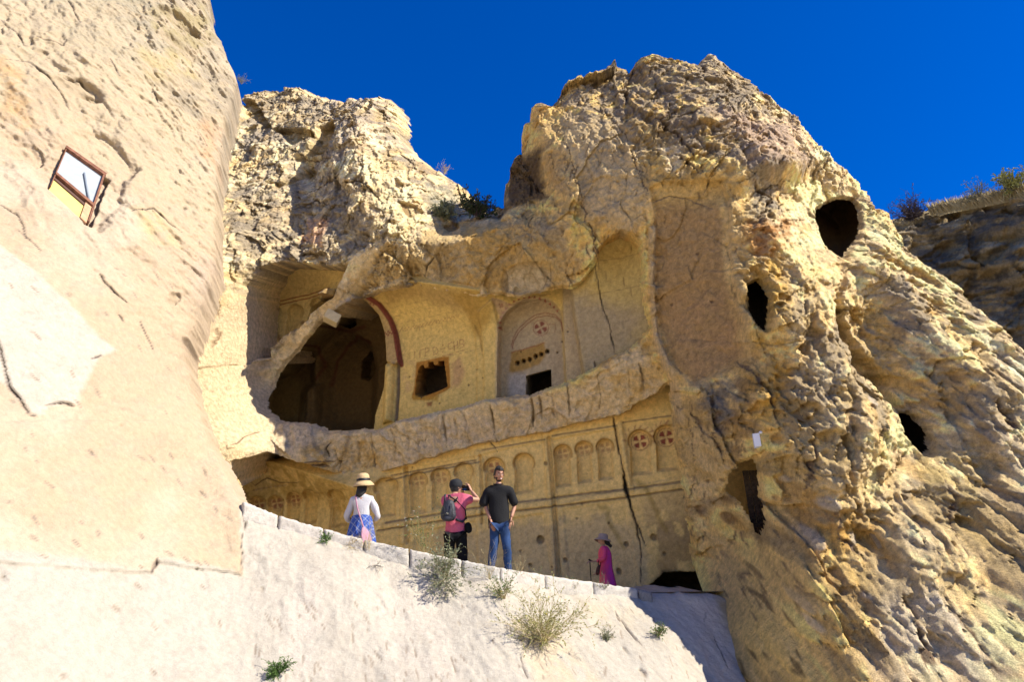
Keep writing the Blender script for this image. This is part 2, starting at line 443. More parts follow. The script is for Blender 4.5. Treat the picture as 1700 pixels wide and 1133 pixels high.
# hill behind, above the church: greyer caps and pale streaks
P([(400,140),(540,160),(560,200),(470,230),(400,210)], GREY, strength=.5, brk=.8, jag=.3)
P([(550,170),(620,156),(650,190),(560,270),(520,280)], (.25,.2,.16), strength=.6, brk=.8, jag=.3)
P([(370,310),(560,290),(640,420),(500,430),(370,400)], GREY, strength=.6, brk=.9, jag=.3)
P([(600,240),(640,260),(700,400),(650,420),(590,330)], CREAM, strength=.6, brk=.5, jag=.3)
P([(700,300),(760,320),(770,370),(720,370)], (.24,.23,.17), strength=.7, brk=.7, jag=.2)
P([(510,360),(545,365),(535,408),(500,402)], (.60,.36,.20), strength=.8, jag=.1, soft=.08)
# massif
P([(880,170),(1000,120),(1060,90),(1200,90),(1320,190),(1340,300),(1240,270),(1100,250),(960,200)], (.20,.16,.115), strength=.85, brk=.6, jag=.4)
P([(1180,180),(1330,200),(1350,270),(1250,260)], (.44,.30,.20), strength=.6, jag=.3, soft=.4)
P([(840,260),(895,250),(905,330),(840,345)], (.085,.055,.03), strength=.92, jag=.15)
P([(890,180),(935,200),(960,330),(930,340),(900,260)], (.30,.20,.10), strength=.6, brk=.6, jag=.2)
P([(930,190),(1040,200),(1090,300),(1060,380),(980,370),(950,300)], (.45,.34,.19), strength=.7, jag=.3)
P([(1040,190),(1120,200),(1140,280),(1080,290)], (.33,.22,.08), strength=.7, brk=.7, jag=.3)
P([(1090,240),(1130,240),(1133,295),(1105,285)], (.70,.55,.32), strength=.7, soft=.06, jag=.1)  # pale patch stands for sunlight catching this knob
P([(700,380),(760,370),(940,365),(960,470),(800,490),(700,470)], (.42,.29,.12), strength=.75, jag=.3)
P([(770,370),(850,380),(870,480),(770,480)], OCHRE, strength=.65, brk=.7, jag=.3)
P([(680,400),(760,395),(760,460),(700,460)], (.28,.18,.06), strength=.6, brk=.7, jag=.3)
P([(840,370),(950,365),(960,440),(900,400)], (.25,.20,.13), strength=.6, brk=.8, jag=.3)
P([(1085,330),(1200,325),(1210,450),(1238,600),(1150,640),(1110,600),(1080,500)], PINK, strength=.95, jag=.08, soft=.12)
P([(1100,500),(1220,480),(1236,600),(1150,625)], (.38,.23,.10), strength=.55, brk=.7, jag=.3)
P([(1070,290),(1240,290),(1230,340),(1085,345)], (.42,.28,.10), strength=.7, jag=.2)
P([(1205,330),(1228,335),(1250,600),(1236,600),(1215,450)], (.48,.33,.14), strength=.8, jag=.04, soft=.05)
P([(1130,640),(1200,625),(1260,620),(1250,720),(1200,770),(1170,700)], (.13,.12,.105), strength=.85, brk=.7, jag=.3)
P([(1130,650),(1200,770),(1160,850),(1130,760)], (.48,.33,.13), strength=.7, jag=.15)
P([(1200,770),(1260,700),(1270,620),(1230,610)], (.40,.22,.04), strength=.7, brk=.6, jag=.2)
P([(1240,270),(1300,260),(1290,400),(1250,420)], (.20,.17,.13), strength=.7, brk=.7, jag=.2)
P([(1230,370),(1330,360),(1320,400),(1240,420)], RUST, strength=.75, brk=.6, jag=.25)
P([(1260,420),(1300,430),(1310,700),(1265,700)], (.50,.30,.06), strength=.75, brk=.6, jag=.3)
P([(1280,560),(1330,560),(1320,660),(1270,660)], (.42,.22,.04), strength=.5, brk=.6, jag=.3)
P([(1440,440),(1520,440),(1560,540),(1540,600),(1480,560)], GREY, strength=.6, brk=.9, jag=.3)
P([(1400,480),(1470,500),(1530,650),(1490,640),(1420,560)], (.52,.33,.08), strength=.6, brk=.5, jag=.3)
P([(1330,620),(1440,640),(1450,800),(1380,820),(1320,740)], GREY, strength=.5, brk=.9, jag=.3)
P([(1300,800),(1440,860),(1470,960),(1380,960),(1290,900)], (.50,.27,.06), strength=.6, brk=.7, jag=.4)
P([(1395,870),(1480,890),(1500,950),(1420,920)], (.42,.18,.03), strength=.75, brk=.5, jag=.2)
P([(1480,960),(1600,1000),(1640,1133),(1480,1133)], (.62,.52,.36), strength=.7, jag=.3, soft=.3)
P([(1520,700),(1700,690),(1700,900),(1600,880)], GREY, strength=.6, brk=.9, jag=.3)
P([(1540,760),(1620,760),(1640,840),(1560,840)], (.47,.33,.08), strength=.5, brk=.8, jag=.3)
P([(1205,1000),(1290,940),(1320,1000),(1330,1133),(1230,1133)], (.52,.39,.16), strength=.8, jag=.2, soft=.2)
P([(300,560),(395,470),(440,600),(430,720),(380,800),(300,760)], (.50,.38,.235), strength=.8, jag=.1, soft=.2)
# broken edge of the upper floor, and the strut
P([(380,745),(480,700),(600,720),(760,680),(960,640),(1060,570),(1110,640),(1080,660),(1000,700),(780,745),(640,790),(540,800),(380,770)], (.58,.44,.24), strength=.8, jag=.15, soft=.12)
P([(640,740),(760,700),(940,670),(1000,700),(780,745),(650,775)], (.50,.38,.23), strength=.7, brk=.6, jag=.2)
P([(500,740),(620,730),(640,790),(520,800)], (.42,.26,.07), strength=.7, brk=.6, jag=.2)
P([(1010,620),(1100,600),(1110,650),(1030,690)], (.48,.30,.08), strength=.6, brk=.7, jag=.2)
P([(640,400),(700,420),(690,470),(640,470),(590,500),(560,490)], (.42,.28,.10), strength=.7, jag=.15)
P([(380,735),(400,650),(450,640),(480,700),(530,705),(510,745),(430,760)], (.52,.41,.26), strength=.85, jag=.1)

# --- the openings: the mantle is cut through; the carved rooms are a second surface behind it
def front_c(w, off): return (FN@FP + off - (S.A[w]*(FN@S.e1)+S.B[w]*(FN@S.e2)))/(FN@S.d)
import copy as _copy
I = _copy.copy(S); I.inner = None
I.C = S.blur(S.C, 6)+.30; I.col = S.col*0+np.array((.30,.20,.09), np.float32); I.id = np.zeros_like(S.id); I.keep = np.zeros_like(S.keep)
S.inner = I
ID_LOW, ID_UP, ID_LEFT, ID_APSE, ID_PANEL = 1, 2, 3, 4, 5
def room(pts, off, ident, col, soft=.04, grow=.9, jag=.01):
    w, d = I.sdf(pts, off, grow+.2, 12, jag, 2.5)
    k = 1-sst(-soft, soft, d)
    cf = front_c(w, off) + .014*fbm(S.A[w]*1.5, S.B[w]*1.5, 5, 4) + .006*fbm(S.A[w]*9, S.B[w]*9, 1, 3) + .006*fbm((S.A[w]+S.B[w])*2.2, (S.A[w]-S.B[w])*13, 4, 3)
    I.C[w] = I.C[w]*(1-k)+cf*k; I.tint(w, k, col)
    I.id[w] = np.where(d < soft, ident, I.id[w]); I.keep[w] |= d < grow
    return w, d, k
# hidden edges lie behind the broken rock in front
w, d, k = room([(340,735),(440,735),(540,760),(620,765),(700,735),(800,712),(900,690),(1010,660),(1060,630),(1100,600),(1135,600),(1200,660),(1290,700),(1320,850),(1320,990),(1320,1060),(340,1060)], 0, ID_LOW, (.76,.525,.18))
w, d, k = room([(455,650),(560,560),(600,440),(640,420),(950,420),(962,470),(975,560),(985,665),(900,700),(760,715),(620,760),(455,735)], -.35, ID_UP, (.69,.485,.15))
w, d, k = room([(935,330),(1130,330),(1130,600),(1100,640),(985,660),(968,625),(952,520),(945,460)], .25, ID_PANEL, (.52,.38,.13), soft=.05)
w, d, k = room([(350,400),(640,380),(620,430),(590,480),(530,520),(470,585),(440,640),(350,680)], -.15, ID_LEFT, (.60,.44,.17))
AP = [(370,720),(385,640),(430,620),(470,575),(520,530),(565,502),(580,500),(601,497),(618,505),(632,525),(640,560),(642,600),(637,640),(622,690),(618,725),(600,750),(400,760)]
w, d, k = room(AP, -.35, ID_APSE, (.17,.105,.04), soft=.02, grow=1.2)  # soot-dark tone, lowered to put deep shade into the colour
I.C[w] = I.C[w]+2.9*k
def opening(pts, closed=(), jag=.04, jf=2.5, thick=.22):
    w, d = S.sdf(pts, None, .4, 20, jag, jf)
    full = np.zeros(d.shape, np.float32)
    for ln in closed:
        q = S.conv(ln)
        x, y = S.A[w], S.B[w]; b2 = np.full(x.shape, 9e9)
        for p0, p1 in zip(q[:-1], q[1:]):
            e = p1-p0; t = np.clip(((x-p0[0])*e[0]+(y-p0[1])*e[1])/max(e@e, 1e-9), 0, 1)
            b2 = np.minimum(b2, (x-p0[0]-t*e[0])**2+(y-p0[1]-t*e[1])**2)
        full = np.maximum(full, 1-sst(.2, .5, np.sqrt(b2)))
    to = np.maximum(S.C[w]+thick, I.C[w]*full+(S.C[w]+thick)*(1-full)+.03*full)
    k = 1-sst(-.055, .0, d)
    S.C[w] = S.C[w]*(1-k)+to*k
    S.keep[w] &= d > -.075
    return w, d
LW = [(372,790),(384,768),(440,752),(470,762),(520,775),(560,788),(600,802),(650,778),(685,768),(760,745),(790,738),(850,726),(905,716),(960,703),(1027,690),(1062,668),(1088,652),(1106,630),(1113,632),(1120,690),(1131,760),(1148,870),(1168,985),(1172,1020),(900,1060),(600,1060),(372,960)]
opening(LW, [[(372,790),(440,752),(560,788),(600,802),(760,745),(900,716),(1027,690),(1062,668)]], jag=.06, jf=3.5)
UW = [(428,664),(450,632),(471,603),(503,565),(528,533),(545,522),(563,512),(600,492),(640,478),(690,474),(740,482),(790,490),(830,484),(860,489),(905,478),(935,472),(948,474),(965,466),(985,440),(996,412),(1010,392),(1032,380),(1052,386),(1068,405),(1073,440),(1070,480),(1078,520),(1085,545),(1070,562),(1050,580),(1010,602),(962,628),
      (958,632),(925,645),(880,662),(830,665),(800,668),(765,682),(720,690),(660,704),(622,722),(596,718),(545,721),(520,712),(465,705),(440,690)]
opening(UW, [[(570,510),(640,478),(740,482)], [(975,452),(990,430),(1032,380),(1052,386),(1072,430)]], jag=.05, jf=4)
LCV = [(400,473),(428,441),(460,432),(497,435),(551,441),(579,435),(560,476),(551,495),(516,521),(512,533),(470,560),(455,578),(452,594),(425,596),(411,607),(398,606),(393,559)]
opening(LCV, [[(398,606),(393,559),(400,473),(428,441),(497,435),(579,435)]], jag=.03)
# ================================================================== carving and paint
IDTAB = {0: ('cliff', None)}
_nid = [10]
def part_id(name, parent):
    _nid[0] += 1; IDTAB[_nid[0]] = (name, parent); return _nid[0]
church = empty('cave_church', (1.9, 17.0, 1.6))
tag(church, 'ruined rock-cut church with arched niches carved into the cliff behind the visitors', 'church')
for i_, nm in ((1,'lower_wall'),(2,'upper_wall'),(3,'side_chamber'),(4,'apse'),(5,'ashlar_panel')): IDTAB[i_] = (nm, church)
UO, BO = -.35, -.85                         # plane of the upper wall, plane inside the second bay
BLK = (.03,.025,.02)
def mp(pts, ox, oy, s): return [(ox+x/s, oy+y/s) for x, y in pts]

# cove: the vault leans forward towards its broken upper edge
def cove(line, r, fwd, surf, power=2.0):
    w, d, t = I.ldist(line, surf, r+.1)
    I.C[w] -= fwd*np.clip(1-d/r, 0, 1)**power
cove([(570,505),(600,492),(650,478),(700,474),(760,482),(800,488)], 1.3, 1.15, UO, 1.7)
cove([(985,470),(990,420),(1005,395),(1030,380),(1052,386),(1068,405),(1075,470),(1085,545)], .7, .4, .25)
cove([(393,460),(430,438),(500,432),(580,430)], .9, 1.2, -.15, 1.5)
cove([(380,768),(440,752),(520,775),(560,788),(600,800)], .9, .9, 0, 1.3)

# niches
def niche_poly(lx, rx, top, by, by2, lean=0.0):
    r = (rx-lx)/2; cx = (lx+rx)/2; cy = top+r
    pts = []
    for k in range(13):
        a = math.pi*(-.22+1.44*k/12)
        pts.append((cx-r*1.04*math.cos(a)-lean*(by-cy)*0, cy-r*math.sin(a)))
    return [(lx+2+lean*.8, by)] + pts + [(rx-2+lean, by2)]
def petals(px, py, r, surf, col=RED, ring=True, rot=.6, strength=.75):
    for k in range(4):
        a = rot+k*math.pi/2; c, q = math.cos(a), math.sin(a); n = (-q, c)
        S.paint([(px+c*r*.12, py+q*r*.12), (px+c*r*.75+n[0]*r*.42, py+q*r*.75+n[1]*r*.42), (px+c*r*.95, py+q*r*.95), (px+c*r*.75-n[0]*r*.42, py+q*r*.75-n[1]*r*.42)],
                col, surf=surf, soft=.012, jag=.004, strength=strength)
    if ring:
        pts = [(px+r*1.12*math.cos(t), py+r*1.12*math.sin(t)) for t in np.linspace(0, 2*math.pi, 17)]
        S.streak(pts, .018, col, surf=surf, strength=strength*.7, jag=.004)
BAYS = [
 ([(681,776),(735,768),(796,757),(797,835),(678,858)], .05), ([(801,755),(850,743),(905,733),(908,828),(801,838)], .05),
 ([(917,730),(1024,712),(1042,810),(925,838)], .07), ([(1032,704),(1118,694),(1136,795),(1048,808)], .06),
 ([(556,812),(612,803),(668,795),(672,862),(556,885)], .05), ([(477,826),(545,815),(548,890),(472,880)], .05), ([(400,835),(470,827),(468,890),(420,880)], .04)]
for pts, dp in BAYS: S.recess(pts, dp, 0.0, soft=.02, jag=.01)
LOWP = [([(845,862),(902,853),(915,950),(850,950)], .05), ([(688,884),(790,866),(795,960),(688,950)], .05), ([(935,846),(1035,832),(1062,980),(945,965)], .03), ([(690,770),(670,760),(672,900),(676,900)], .0)]
for pts, dp in LOWP: S.recess(pts, dp, 0.0, soft=.02, jag=.01)
NI = [(853,886,754,822,816,0,0),(920,948,740,810,806,2,2),(956,983,734,804,799,3,2),(991,1018,730,798,795,3,2),(1044,1081,715,790,786,4,3),(1087,1126,707,783,780,5,3),
      (680,708,785,853,850,0,2),(716,746,778,846,842,0,2),(755,784,770,838,834,0,0),(804,836,761,830,826,0,1),
      (627,659,793,860,856,-1,0),(552,578,809,876,872,-2,0),(505,529,812,872,868,-3,0),(477,500,817,868,866,-3,1),(445,469,824,866,864,-3,1),(415,440,824,860,858,-3,1)]
for (lx, rx, tp, by, b2, lean, cr) in NI:
    pid = part_id('niche', church)
    rr_ = (rx-lx)/2; S.streak([((lx+rx)/2+(rr_+1)*math.cos(t), tp+rr_-(rr_+1.5)*math.sin(t)) for t in np.linspace(-.3, 3.44, 14)], .055, (.40,.235,.07), surf=0.0, strength=.7, jag=.02)
    S.recess(niche_poly(lx, rx, tp, by, b2, lean), .19, -.05, soft=.022, jag=.006, ident=pid, step=12)
    if cr:
        cx, cy, r = (lx+rx)/2+.5, tp+(rx-lx)/2+1, (rx-lx)/2*.72
        petals(cx, cy, r, -.12, col=(.30,.10,.055) if cr != 3 else (.27,.075,.04), strength={1:.75,2:.5,3:1.0}[cr])
    if cr == 3:
        for k in range(9):
            a = math.pi*(1+k/8); r = (rx-lx)/2+4; cx, cy = (lx+rx)/2, tp+(rx-lx)/2
            S.streak([(cx+r*math.cos(a), cy+r*math.sin(a)), (cx+(r+4)*math.cos(a+.1), cy+(r+4)*math.sin(a+.1))], .03, RED, surf=0.0, strength=.6)
petals(428, 838, 10, -.1, strength=.7); petals(458, 838, 11, -.1, strength=.7, col=(.34,.13,.06)); petals(489, 836, 9, -.1, strength=.45)
# pilasters and string courses
for x0, y0, x1, y1, wd in [(911,729,928,955,.055),(674,778,676,900,.06),(797,758,800,870,.035),(550,820,546,890,.03),(470,832,462,872,.02)]:
    S.crack([(x0, y0), ((x0+x1)/2+1, (y0+y1)/2), (x1, y1)], wd, .11, 0.0, jag=.006, taper=False)
for pts in ([(905,712),(911,820),(922,955)], [(668,775),(668,900)], [(792,752),(795,850)], [(1030,705),(1047,811)]):
    w, dd, t = I.ldist(pts, 0.0, .2); I.C[w] -= .05*(1-sst(.05, .08, dd))
for pts, dp in [([(640,869),(795,843),(1027,815),(1138,800)], .04), ([(625,882),(795,857),(1027,829),(1142,812)], .04), ([(640,800),(680,790),(795,768)], .0)]:
    S.crack(pts, .022, dp, 0.0, jag=.01, taper=False, col=(.26,.19,.10))
w, dd, t = I.ldist([(640,875),(795,850),(1027,822),(1138,806)], 0.0, .2); I.C[w] -= .03*(1-sst(.05, .07, dd))
for pts in ([(650,790),(790,765)], [(800,748),(905,730)], [(917,724),(1024,707)], [(1034,702),(1118,690)]):
    S.crack(pts, .016, .03, 0.0, jag=.006, taper=False, col=(.30,.21,.10))
# stains of the lower wall
def PF(pts, col, surf=0.0, **k): S.paint(pts, col, surf=surf, **k)
PF([(380,770),(460,755),(560,790),(560,820),(400,840)], (.42,.26,.06), strength=.7, jag=.2, soft=.2, brk=.4)
PF([(560,790),(640,790),(600,830),(590,890),(555,890)], (.42,.26,.06), strength=.6, jag=.2, brk=.5)
PF([(720,880),(1060,860),(1080,990),(720,960)], (.42,.32,.19), strength=.5, jag=.3)
PF([(1078,870),(1140,860),(1170,960),(1090,960)], (.26,.17,.07), strength=.7, jag=.2, brk=.5)
PF([(1050,840),(1140,810),(1160,900),(1075,900)], (.38,.26,.12), strength=.5, jag=.2, brk=.4)
S.streak([(1060,800),(1070,810),(1082,830),(1095,860),(1105,880)], .10, (.30,.20,.05), surf=0.0, strength=.6, jag=.05)
S.streak([(995,842),(1008,845),(1010,865),(1025,890),(1035,910)], .09, (.34,.24,.06), surf=0.0, strength=.6, jag=.05)
PF([(400,778),(430,770),(452,800),(428,820)], (.47,.32,.12), strength=.5, jag=.05)
S.crack([(398,772),(412,788),(424,806),(440,796),(448,792),(470,800),(505,798)], .02, .05, 0.0, col=(.2,.12,.05), jag=.02)
S.streak([(420,815),(450,809),(480,804)], .035, (.22,.09,.04), surf=0.0, strength=.6, jag=.01)
for k in range(7): S.streak([(424+k*8.5, 814-k*1.5), (427+k*8.5, 813.5-k*1.5)], .045, (.50,.36,.16), surf=0.0, strength=.6, jag=0)
S.streak([(382,782),(402,812),(415,830)], .05, (.22,.09,.04), surf=0.0, strength=.6, jag=.01)
# long crack
BC = [(1006,620),(1010,640),(1016,672),(1021,703),(1030,757),(1036,785),(1043,818),(1049,843),(1059,881),(1067,926),(1066,980)]
S.crack(BC, .022, .14, .2, jag=.04, col=(.13,.09,.05)); S.crack([(1034,790),(1043,822),(1050,848)], .06, .12, 0.0, jag=.03, col=(.06,.05,.03))
S.crack([(1058,870),(1064,885),(1072,905)], .02, .08, 0.0, jag=.03, col=(.1,.07,.04))
S.crack([(790,690),(800,708),(812,740),(822,756)], .018, .1, .4, jag=.05, col=(.14,.1,.06))
S.crack([(835,675),(842,700)], .015, .08, .5, jag=.04, col=(.14,.1,.06))
for (x, y, r) in [(897,898,.10),(906,770,.05),(939,931,.06),(880,941,.05),(864,917,.035),(916,942,.03),(1150,855,.05),(1040,905,.06),(1028,950,.06),(958,862,.03),(966,838,.03),(1011,870,.03),(684,777,.025),(960,770,.02),(975,790,.015),(1085,893,.07),(1103,920,.04)]:
    S.blob(x, y, r, min(.12, r), 0.0, col=(.12,.08,.045), strength=.7)
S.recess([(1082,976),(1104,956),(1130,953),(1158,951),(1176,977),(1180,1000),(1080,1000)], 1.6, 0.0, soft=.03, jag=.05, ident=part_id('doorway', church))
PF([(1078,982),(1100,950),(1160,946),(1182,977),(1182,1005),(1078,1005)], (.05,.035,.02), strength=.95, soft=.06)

# ---------------- upper chamber
WZ = lambda p: mp(p, 660, 580, 11.33)
S.paint(WZ([(200,250),(360,230),(330,650),(250,960),(60,900),(20,720),(150,400)]), (.40,.22,.15), surf=UO, strength=.4, soft=.15, brk=.5, jag=.06)
S.paint(WZ([(1010,150),(1180,160),(1260,420),(1180,680),(1010,700)]), (.38,.18,.12), surf=UO, strength=.5, soft=.1, brk=.6, jag=.06)
S.paint(WZ([(355,245),(600,195),(870,135),(965,135),(985,400),(990,715),(890,790),(770,850),(640,950),(290,955),(270,900),(320,650)]), (.36,.15,.02), surf=UO, strength=.9, soft=.025, jag=.02)
S.paint(WZ([(280,860),(640,900),(780,850),(760,1000),(640,960),(300,970)]), (.42,.24,.04), surf=UO, strength=.8, soft=.04, jag=.04)
S.paint(WZ([(540,1000),(660,990),(640,1080),(560,1070)]), (.24,.08,.03), surf=UO, strength=.8, soft=.03, jag=.02)
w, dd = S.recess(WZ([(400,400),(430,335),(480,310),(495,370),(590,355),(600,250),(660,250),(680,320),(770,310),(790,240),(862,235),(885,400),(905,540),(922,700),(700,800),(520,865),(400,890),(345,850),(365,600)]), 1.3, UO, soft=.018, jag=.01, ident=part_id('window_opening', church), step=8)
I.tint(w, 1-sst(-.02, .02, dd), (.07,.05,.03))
# inscription and painted joints
INS = (.24,.06,.04)
for pl in [[(697,594),(697,582),(703,580)],[(706,592),(706,579),(711,578),(712,583),(706,586)],[(719,590),(719,577),(725,578),(727,583),(725,588),(719,590)],[(735,572),(735,574)],[(735,584),(735,586)],[(731,580),(739,578)],
    [(751,568),(745,571),(744,576),(746,580),(751,578)],[(753,568),(754,581)],[(753,575),(759,573)],[(759,566),(760,579)],[(763,565),(764,578),(770,575),(769,571),(764,572)],[(763,565),(769,564),(769,569)],[(688,584),(688,595)],
    [(735,591),(752,587)],[(756,585),(770,582)]]:
    S.streak(pl, .018, INS, surf=UO, strength=.65, jag=.02)
for k in range(34):      # plaited band
    x = 661+k*3.1; y = 549-k*.72
    S.streak([(x, y+2.5), (x+2.2, y-2)] if k % 2 else [(x, y-2), (x+2.2, y+2.5)], .014, (.26,.09,.045), surf=UO, strength=.6, jag=.003)
for r in range(4):
    y0 = 508+r*13
    S.streak([(652+r*3, y0+6), (700, y0-4), (752, y0-14)], .010, (.27,.15,.08), surf=UO, strength=.45, jag=.01)
    for k in range(5):
        x = 668+k*19+(r % 2)*9; yy = y0+2-(x-660)*.2
        S.streak([(x, yy), (x+1, yy+12)], .010, (.27,.15,.08), surf=UO, strength=.4, jag=.01)
S.streak([(650,605),(700,597),(760,588),(795,580)], .010, (.28,.18,.09), surf=UO, strength=.6, jag=.01)
S.paint([(640,480),(700,474),(790,490),(800,530),(700,500),(650,510)], (.40,.26,.09), surf=UO, strength=.7, soft=.2, jag=.1)
S.paint([(756,490),(800,490),(826,495),(815,540),(790,560),(775,520)], (.44,.27,.06), surf=UO, strength=.75, soft=.1, jag=.08)
for (x, y) in [(792,614),(778,640),(802,628),(680,626),(764,609),(700,660),(730,670)]: S.blob(x, y, .025, .04, UO, col=(.1,.06,.04), strength=.8)
# arch in front of the apse: raised face, painted rim, checks
w, dd = I.sdf([(590,505),(603,497),(620,504),(634,524),(641,560),(643,600),(655,606),(665,606),(662,570),(652,530),(636,502),(612,486),(590,492)], UO, .2, 12, .006)
I.C[w] -= .16*(1-sst(-.02, .02, dd)); I.tint(w, (1-sst(-.02, .02, dd))*.8, (.40,.27,.12))
rim = [(566,511),(585,500),(603,492),(620,496),(636,508),(648,530),(656,556),(660,582),(664,606)]
S.streak(rim, .085, (.17,.038,.025), surf=UO+.16, strength=.95, jag=.008, soft=.35)
for y0, xa, xb in ((515,604,626),(556,634,651)):
    for i in range(7):
        for j in range(3):
            if (i+j) % 2: 
                x = xa+(xb-xa)*i/6; y = y0-1.2*i+3*j-3
                S.paint([(x, y), (x+3, y-.5), (x+3, y+2.6), (x, y+3)], (.22,.05,.035), surf=UO+.16, strength=.8, soft=.008, jag=0)
# column at the edge of the apse
w, dd = I.sdf([(640,604),(656,602),(656,640),(652,700),(636,705),(638,650)], UO, .2, 12, .006)
I.C[w] -= .28*np.sqrt(np.clip(-dd/.12, 0, 1))
S.crack([(661,606),(661,650),(657,700)], .06, .12, UO, jag=.008, taper=False, col=(.24,.18,.11))
I.C[w] += 0
# pier between the bays
w, dd = I.sdf([(798,520),(822,500),(829,545),(828,600),(827,668),(803,672),(804,600)], UO, .2, 12, .008)
I.C[w] -= .17*(1-sst(-.03, .03, dd))
w, dd = I.sdf([(788,540),(797,560),(803,600),(803,672),(792,676),(793,600)], UO, .2, 12, .008)
I.C[w] -= .07*(1-sst(-.02, .03, dd))
# second bay
ZB = lambda p: mp(p, 820, 480, 6.293)
bay = ZB([(50,1200),(55,700),(60,430),(80,340),(150,240),(250,160),(350,120),(470,105),(580,120),(660,180),(705,250),(716,400),(735,800),(745,1200)])
idb = part_id('arched_recess', church)
w, dd = S.recess(bay, .50, UO, soft=.025, jag=.008, ident=idb, step=8)
S.paint(bay, (.44,.35,.235), surf=BO, strength=.8, soft=.06, jag=.02)
for k in range(16):      # toothed border over the arch
    t = k/15; a = math.pi*(1.0-.80*t)
    cx, cy = 882+51*math.cos(a), 545-50*math.sin(a)
    ox, oy = 882+55*math.cos(a), 545-54.5*math.sin(a)
    tx, ty = -math.sin(a)*2.6, -math.cos(a)*2.6
    S.paint([(cx-tx, cy-ty), (ox, oy), (cx+tx, cy+ty)], (.30,.09,.06), surf=UO, strength=1.0, soft=.012, jag=0)
S.streak([(829,500),(850,508),(858,503),(885,493),(915,488)], .02, (.28,.10,.06), surf=UO, strength=.6)
S.paint([(820,497),(835,500),(850,508),(832,532)], (.46,.30,.20), surf=UO, strength=.6, soft=.03, jag=.01)
petals(834, 509, 4, UO, ring=False, strength=.8)
inner = [ZB([(x, y)])[0] for x, y in [(185,600),(200,520),(255,420),(340,340),(430,275),(540,250),(640,270),(700,330),(712,420)]]
for k in range(2): S.streak(inner if k == 0 else [(x+1.5, y+5) for x, y in inner], .020, (.24,.08,.05), surf=BO, strength=.75, jag=.004)
for k in range(46):
    t = k/45*(len(inner)-1.001); i = int(t); f = t-i
    x = inner[i][0]*(1-f)+inner[i+1][0]*f; y = inner[i][1]*(1-f)+inner[i+1][1]*f
    S.streak([(x, y), (x+2.4, y+4.2)], .010, (.24,.08,.05), surf=BO, strength=.7, jag=0)
petals(898, 545, 11.5, BO, col=(.24,.07,.05), rot=.3, strength=.9)
S.streak(ZB([(570,380),(600,370),(640,375),(645,430),(640,460)]), .012, (.22,.08,.05), surf=BO, strength=.6)
S.paint(ZB([(180,665),(330,625),(530,560),(540,700),(480,790),(400,820),(200,880),(165,860)]), (.42,.24,.05), surf=BO, strength=.85, soft=.05, jag=.03)
S.streak(ZB([(180,668),(350,620),(530,565)]), .02, (.26,.07,.04), surf=BO, strength=.8)
idh = part_id('wall_hole', church)
for (x, y) in ZB([(250,775),(313,755),(375,738),(440,705),(497,683),(560,653)]):
    r = 3.3; S.recess([(x+r*math.cos(t), y+r*1.1*math.sin(t)) for t in np.linspace(0, 6.0, 9)], .22, BO, soft=.012, ident=idh, step=5)
    S.blob(x, y, .045, .0001, BO, col=(.05,.04,.03), strength=.9)
for (x, y) in ZB([(285,658),(775,450),(710,545),(665,668)]): S.blob(x, y, .025, .05, BO if x < 930 else UO, col=(.08,.05,.03), strength=.8)
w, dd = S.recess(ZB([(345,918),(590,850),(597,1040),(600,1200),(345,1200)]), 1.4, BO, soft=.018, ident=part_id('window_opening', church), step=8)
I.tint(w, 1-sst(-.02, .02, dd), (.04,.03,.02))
S.paint(ZB([(150,900),(340,880),(340,1130),(150,1130)]), (.46,.42,.36), surf=BO, strength=.7, soft=.08, jag=.04)
# pier right of the second bay
w, dd = I.sdf([(934,470),(947,465),(951,520),(958,570),(967,630),(940,645),(936,560)], UO, .2, 12, .008)
I.C[w] -= .22*(1-sst(-.03, .03, dd)); I.tint(w, (1-sst(-.03, .03, dd))*.7, (.46,.35,.21))
# ashlar panel at the right
for r in range(11):
    y0 = 412+r*17.5
    S.crack([(950, y0+16), (1010, y0+3), (1078, y0-10)], .008, .010, .25, jag=.02, col=(.36,.26,.10) if r % 3 == 1 else None)
    for k in range(6):
        x = 962+k*21+(r % 2)*10; yy = y0+14-(x-950)*.2
        S.crack([(x, yy), (x+1.5, yy+16)], .008, .012, .25, jag=.02, col=(.26,.18,.07) if (k*3+r) % 4 == 0 else None)
S.paint([(940,480),(1078,520),(1050,580),(960,630)], (.36,.28,.17), surf=.25, strength=.75, soft=.3, jag=.15)
S.crack([(985,426),(990,460),(996,492),(1004,520),(1011,540),(1017,567),(1023,600)], .026, .12, .25, jag=.03, col=(.09,.06,.03))
S.crack([(1014,560),(1020,575)], .06, .08, .25, jag=.02, col=(.08,.06,.03))
S.crack([(988,600),(990,610)], .03, .06, .25, col=(.1,.07,.04))
# left chamber
for c_, r_, legs in (((455,524),14,[(431,600),(452,592)]), ((490,519),13.5,[(470,565),(486,552)]), ((527,506),11,[(512,528),(528,520)])):
    cx, cy = c_
    pl = [legs[0]] + [(cx+r_*math.cos(t), cy+r_*math.sin(t)) for t in np.linspace(math.pi*.85, math.pi*2.15, 12)] + [legs[1]]
    S.recess(pl, .30, -.15, soft=.022, jag=.008, ident=part_id('niche', church), step=10)
for o_ in (0, 6): S.crack([(434,508+o_), (490,494+o_), (556,480+o_)], .018, .03, -.15, taper=False, col=(.26,.10,.04), jag=.006)
S.crack([(418,500),(412,560),(408,600)], .035, .06, -.15, taper=False, jag=.008); S.crack([(440,540),(430,575),(425,600)], .03, .05, -.15, taper=False, jag=.01)
